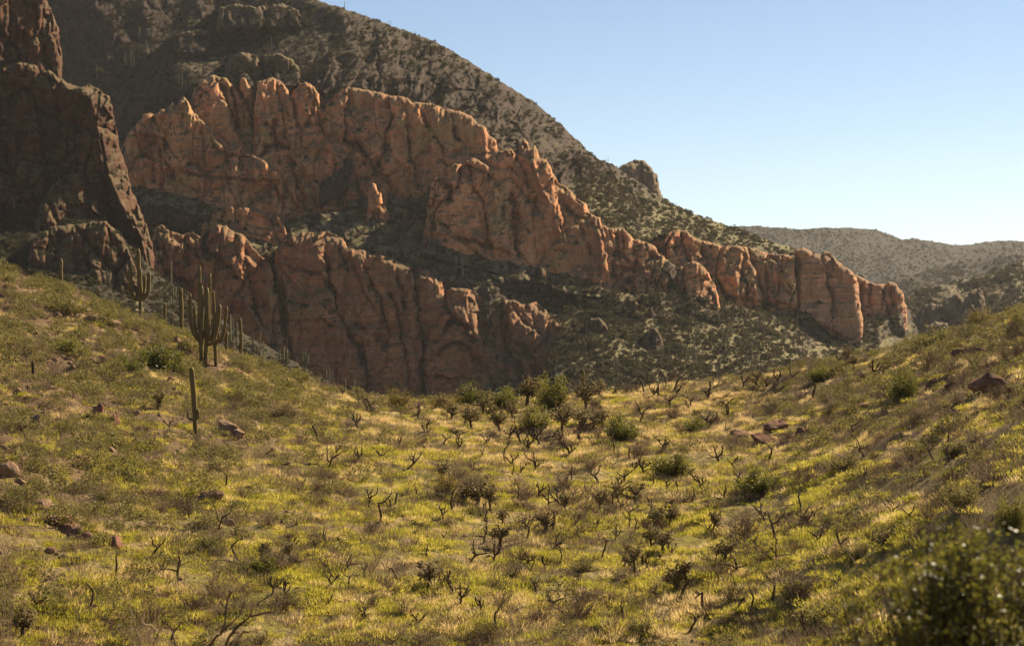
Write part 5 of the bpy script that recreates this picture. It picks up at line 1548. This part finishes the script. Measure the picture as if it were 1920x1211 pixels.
t = NT("far_saguaro_skin")
M['saguaro_far'] = t.done(t.mix(t.rnd(), (0.110, 0.098, 0.044), (0.160, 0.138, 0.066)), 0.8, 0.2)
FARSAG = {k: [far_saguaro_parts(1500 + 10 * k + q, k) for q in range(2)] for k in (0, 1, 2, 4)}
SETS = [  # hill, where it is told, (px, base py, height px, arms)
    ("mountain", "on the dark slope between the pillar and the slabs", [(181, 150, 30, 0), (220, 136, 16, 0), (235, 128, 34, 1), (240, 126, 30, 0), (246, 128, 36, 2), (251, 127, 30, 0), (261, 75, 28, 1), (274, 96, 24, 0), (285, 69, 24, 0), (336, 163, 28, 0), (341, 168, 30, 0), (348, 172, 24, 0), (222, 215, 28, 0), (229, 218, 26, 1), (243, 228, 26, 0)]),
    ("mountain", "on the sunlit upper bench of the dome", [(399, 56, 14, 0), (411, 57, 22, 0), (488, 108, 16, 0), (509, 94, 28, 1), (524, 96, 14, 0), (537, 150, 12, 0), (563, 100, 18, 0), (705, 62, 16, 0), (610, 115, 16, 0)]),
    ("mountain", "along the skyline of the dome", [(646, 20, 18, 1), (678, 34, 12, 0), (687, 35, 10, 0), (728, 50, 12, 0), (732, 51, 14, 0), (780, 68, 12, 0), (816, 84, 13, 0), (914, 142, 9, 0), (958, 170, 11, 0), (1140, 308, 15, 0), (1147, 311, 8, 0), (1268, 388, 10, 0)]),
    ("mountain", "on the ledge above the lower wall", [(692, 478, 20, 0), (712, 468, 34, 0), (735, 478, 18, 0), (762, 498, 26, 0), (773, 480, 22, 0), (786, 505, 24, 1), (791, 506, 26, 2), (806, 510, 24, 0), (822, 470, 24, 0), (828, 518, 30, 0), (868, 530, 30, 1), (875, 528, 16, 0), (980, 548, 24, 0), (650, 470, 18, 0), (1017, 470, 14, 0)]),
    ("mountain", "in the hollow under the red cliff", [(276, 392, 30, 1), (283, 391, 20, 0), (292, 395, 22, 0), (314, 400, 20, 0), (376, 404, 18, 0), (350, 420, 18, 0)]),
    ("mountain", "on the ridge below the dome's end", [(1178, 442, 16, 0), (1196, 410, 14, 0), (1285, 412, 16, 0), (1291, 413, 18, 0), (1297, 414, 18, 0), (1350, 440, 14, 0), (1319, 428, 12, 0), (1412, 455, 12, 0), (1472, 463, 12, 0), (1240, 420, 14, 0)]),
    ("mountain", "at the cliff foot along the top of the talus", [(1293, 556, 28, 2), (1345, 594, 28, 0), (1326, 570, 14, 0), (1389, 600, 34, 1), (1420, 622, 26, 0), (1430, 624, 34, 1), (1434, 625, 28, 0), (1452, 630, 30, 0), (1475, 640, 24, 1), (1440, 648, 22, 0), (1409, 618, 18, 0), (1505, 660, 34, 0)]),
    ("mountain", "scattered on the open talus slope", [(1150, 722, 50, 0), (1156, 722, 56, 2), (1163, 722, 42, 1), (1238, 684, 46, 2), (1243, 680, 38, 0), (1255, 670, 32, 0), (1286, 692, 40, 0), (1300, 690, 50, 1), (1306, 692, 40, 4), (1360, 668, 38, 0), (1410, 678, 40, 2), (1408, 640, 24, 0), (1350, 715, 40, 2), (1345, 712, 30, 0), (1230, 640, 26, 0), (1130, 680, 30, 0), (1455, 690, 28, 0), (1180, 650, 22, 0), (1515, 660, 34, 0), (1310, 640, 26, 0), (1100, 640, 22, 0)]),
    ("gully_slope", "on the slope at the foot of the pillar", [(12, 398, 14, 0), (26, 400, 34, 0), (40, 402, 20, 0), (75, 398, 24, 0), (157, 506, 46, 4), (172, 410, 22, 0), (200, 534, 32, 1), (206, 545, 44, 4), (221, 500, 36, 0), (232, 492, 22, 0), (182, 470, 14, 0)]),
    ("gully_slope", "on the falling slope before the rock lobes", [(321, 535, 50, 0), (319, 570, 42, 0), (324, 576, 48, 4), (330, 560, 26, 0), (432, 640, 56, 2), (437, 648, 38, 0), (444, 650, 50, 0), (474, 662, 44, 0), (488, 668, 50, 2), (494, 672, 36, 0), (508, 690, 34, 0), (525, 700, 48, 0), (532, 705, 60, 4), (538, 700, 40, 0), (567, 700, 44, 4), (573, 704, 50, 4), (588, 718, 30, 0), (612, 736, 48, 0), (618, 738, 52, 1), (624, 738, 44, 0), (648, 748, 40, 0), (664, 752, 46, 0), (480, 722, 56, 0)]),
]
for hill, where, lst in SETS:
    lst = sorted(lst)
    for q, (px, py, hp, na) in enumerate(lst):
        D, dd = hill_point(hill, px, py)
        x, y, z = at(px, py, D)
        look = ("plain", "one-armed", "two-armed", "", "many-armed")[na]
        put(FARSAG[na][q % 2], "saguaro", "%s saguaro %s, %sfrom the left" % (look, where, (["first ", "second ", "third ", "fourth ", "fifth ", "sixth ", "seventh ", "eighth ", "ninth ", "tenth ", "eleventh ", "twelfth "] + ["%dth " % v for v in range(13, 40)])[q]),
            "cactus", (x, y, z - 0.1), "saguaros " + where, FR.uniform(0, 6.28), hp * 0.92 * D / FPX)

# ------------------------------------------------------------------ close to the camera
NR = np.random.default_rng(61)
# glossy shrub at the lower corner of the frame
d = 8.2
cx, cy_, cz = at(1825, 1225, d)
gz = float(ground(cx, d))
root = new_thing("glossy_shrub", "glossy-leaved dark green shrub blurred close to the camera", "shrub", (cx, d, gz))
st = Build()
cen = []
for k in range(130):
    a, e = NR.uniform(0, 6.28), NR.uniform(0.25, 1.5)
    ell = 1 / math.sqrt((math.cos(e) / 0.66) ** 2 + (math.sin(e) / 0.54) ** 2) * NR.uniform(0.7, 1.0)
    if math.cos(a) < 0:
        ell *= 0.92
    tip = np.array([math.cos(a) * math.cos(e) * ell, math.sin(a) * math.cos(e) * ell, cz - gz - 0.05 + math.sin(e) * ell])
    p0 = np.array([NR.normal(0, .06), NR.normal(0, .06), -0.05])
    mid = p0 + (tip - p0) * 0.55 + NR.normal(0, .05, 3)
    P = smooth_path([p0, mid, tip], 12)
    st.add(*tube(P, np.linspace(0.012, 0.0025, 12), 5))
    for q in range(9):
        j = int(NR.integers(6, 12))
        T = wander(P[j], NR.normal(0, 1, 3) + (0, 0, 0.5), NR.uniform(0.06, 0.18), 4, 0.2, NR)
        st.add(*tube(T, np.linspace(0.003, 0.0012, 5), 3))
        cen.append(np.repeat(T[1:], 3, 0) + NR.normal(0, 0.016, (12, 3)))
add_obj("stems", st.mesh("glossy_shrub_stems"), M['bark'], root)
cr = Build()
leaves(cr, np.concatenate(cen), 0.0135, NR, 1.0, 0.55, 0.2)
add_obj("crown", cr.mesh("glossy_shrub_crown"), M['gloss_leaf'], root)

# burnt bare branches near the lower edge
d = 17.0
bx, by = 415, 1330
x, y, _ = at(bx, by, d)
gz = float(ground(x, d))
root = new_thing("burnt_shrub", "bare burnt branches curving up at the lower edge of the picture", "dead shrub", (x, d, gz))
for pts, rad in (([(410, 1420), (398, 1300), (393, 1211), (413, 1187), (420, 1140), (430, 1107)], 3.2), ([(413, 1187), (430, 1170), (447, 1154), (457, 1127)], 2.4), ([(412, 1400), (416, 1290), (423, 1211), (443, 1177), (467, 1157), (507, 1147)], 3.4), ([(418, 1300), (433, 1211), (450, 1192), (467, 1180)], 2.6),
                 ([(408, 1380), (360, 1280), (330, 1211), (318, 1180), (304, 1150)], 2.2), ([(467, 1157), (472, 1148), (476, 1138)], 1.6), ([(420, 1140), (415, 1125), (418, 1112)], 1.4)):
    k = d / FPX
    P = smooth_path([((p[0] - bx) * k, NR.normal(0, .05), (CY - p[1]) * k - gz if p[1] < 1390 else -0.05) for p in pts], 16)
    P = P + np.vstack([np.zeros(3), NR.normal(0, 0.006, (15, 3))])
    add_obj("branch", Build().add(*tube(P, np.linspace(rad, rad * 0.55, 16) * k, 7)).mesh("burnt_branch"), M['burnt'], root)
for px, top, d, wpx, lab in ((275, 1108, 20.0, 150, "blurred leafless twig shrub at the lower edge beside burnt branches"), (8, 1075, 24.0, 90, "blurred tawny twig shrub in the lower corner of the frame")):
    x, y, zt = at(px, top, d)
    gz = float(ground(x, d))
    hgt = zt - gz
    root = add_obj("twiggy_shrub", twig_mesh(1290 + px, 90, 1.2), M['twig'], None, (x, y, gz - 0.02), label=lab, category="shrub")
    root.scale = (wpx * d / FPX, wpx * d / FPX, hgt / 0.62)

# ------------------------------------------------------------------ haze
def haze_box(x0, x1, y0, y1, z0, z1, density):
    V = [(x, y, z) for z in (z0, z1) for y in (y0, y1) for x in (x0, x1)]
    F = [(0, 2, 3, 1), (4, 5, 7, 6), (0, 1, 5, 4), (2, 6, 7, 3), (0, 4, 6, 2), (1, 3, 7, 5)]
    me = mesh_from("haze", V, F)
    m = bpy.data.materials.new("haze_air")
    m.use_nodes = True
    t = m.node_tree
    t.nodes.remove(t.nodes["Principled BSDF"])
    pv = t.nodes.new("ShaderNodeVolumePrincipled")
    pv.inputs["Color"].default_value = (0.90, 0.90, 0.90, 1)
    pv.inputs["Density"].default_value = density
    pv.inputs["Anisotropy"].default_value = 0.3
    t.links.new(pv.outputs[0], t.nodes["Material Output"].inputs["Volume"])
    add_obj("haze", me, m, kind="stuff")


haze_box(-3500, 3500, -1100, 3200, -40, 260, 0.000042)
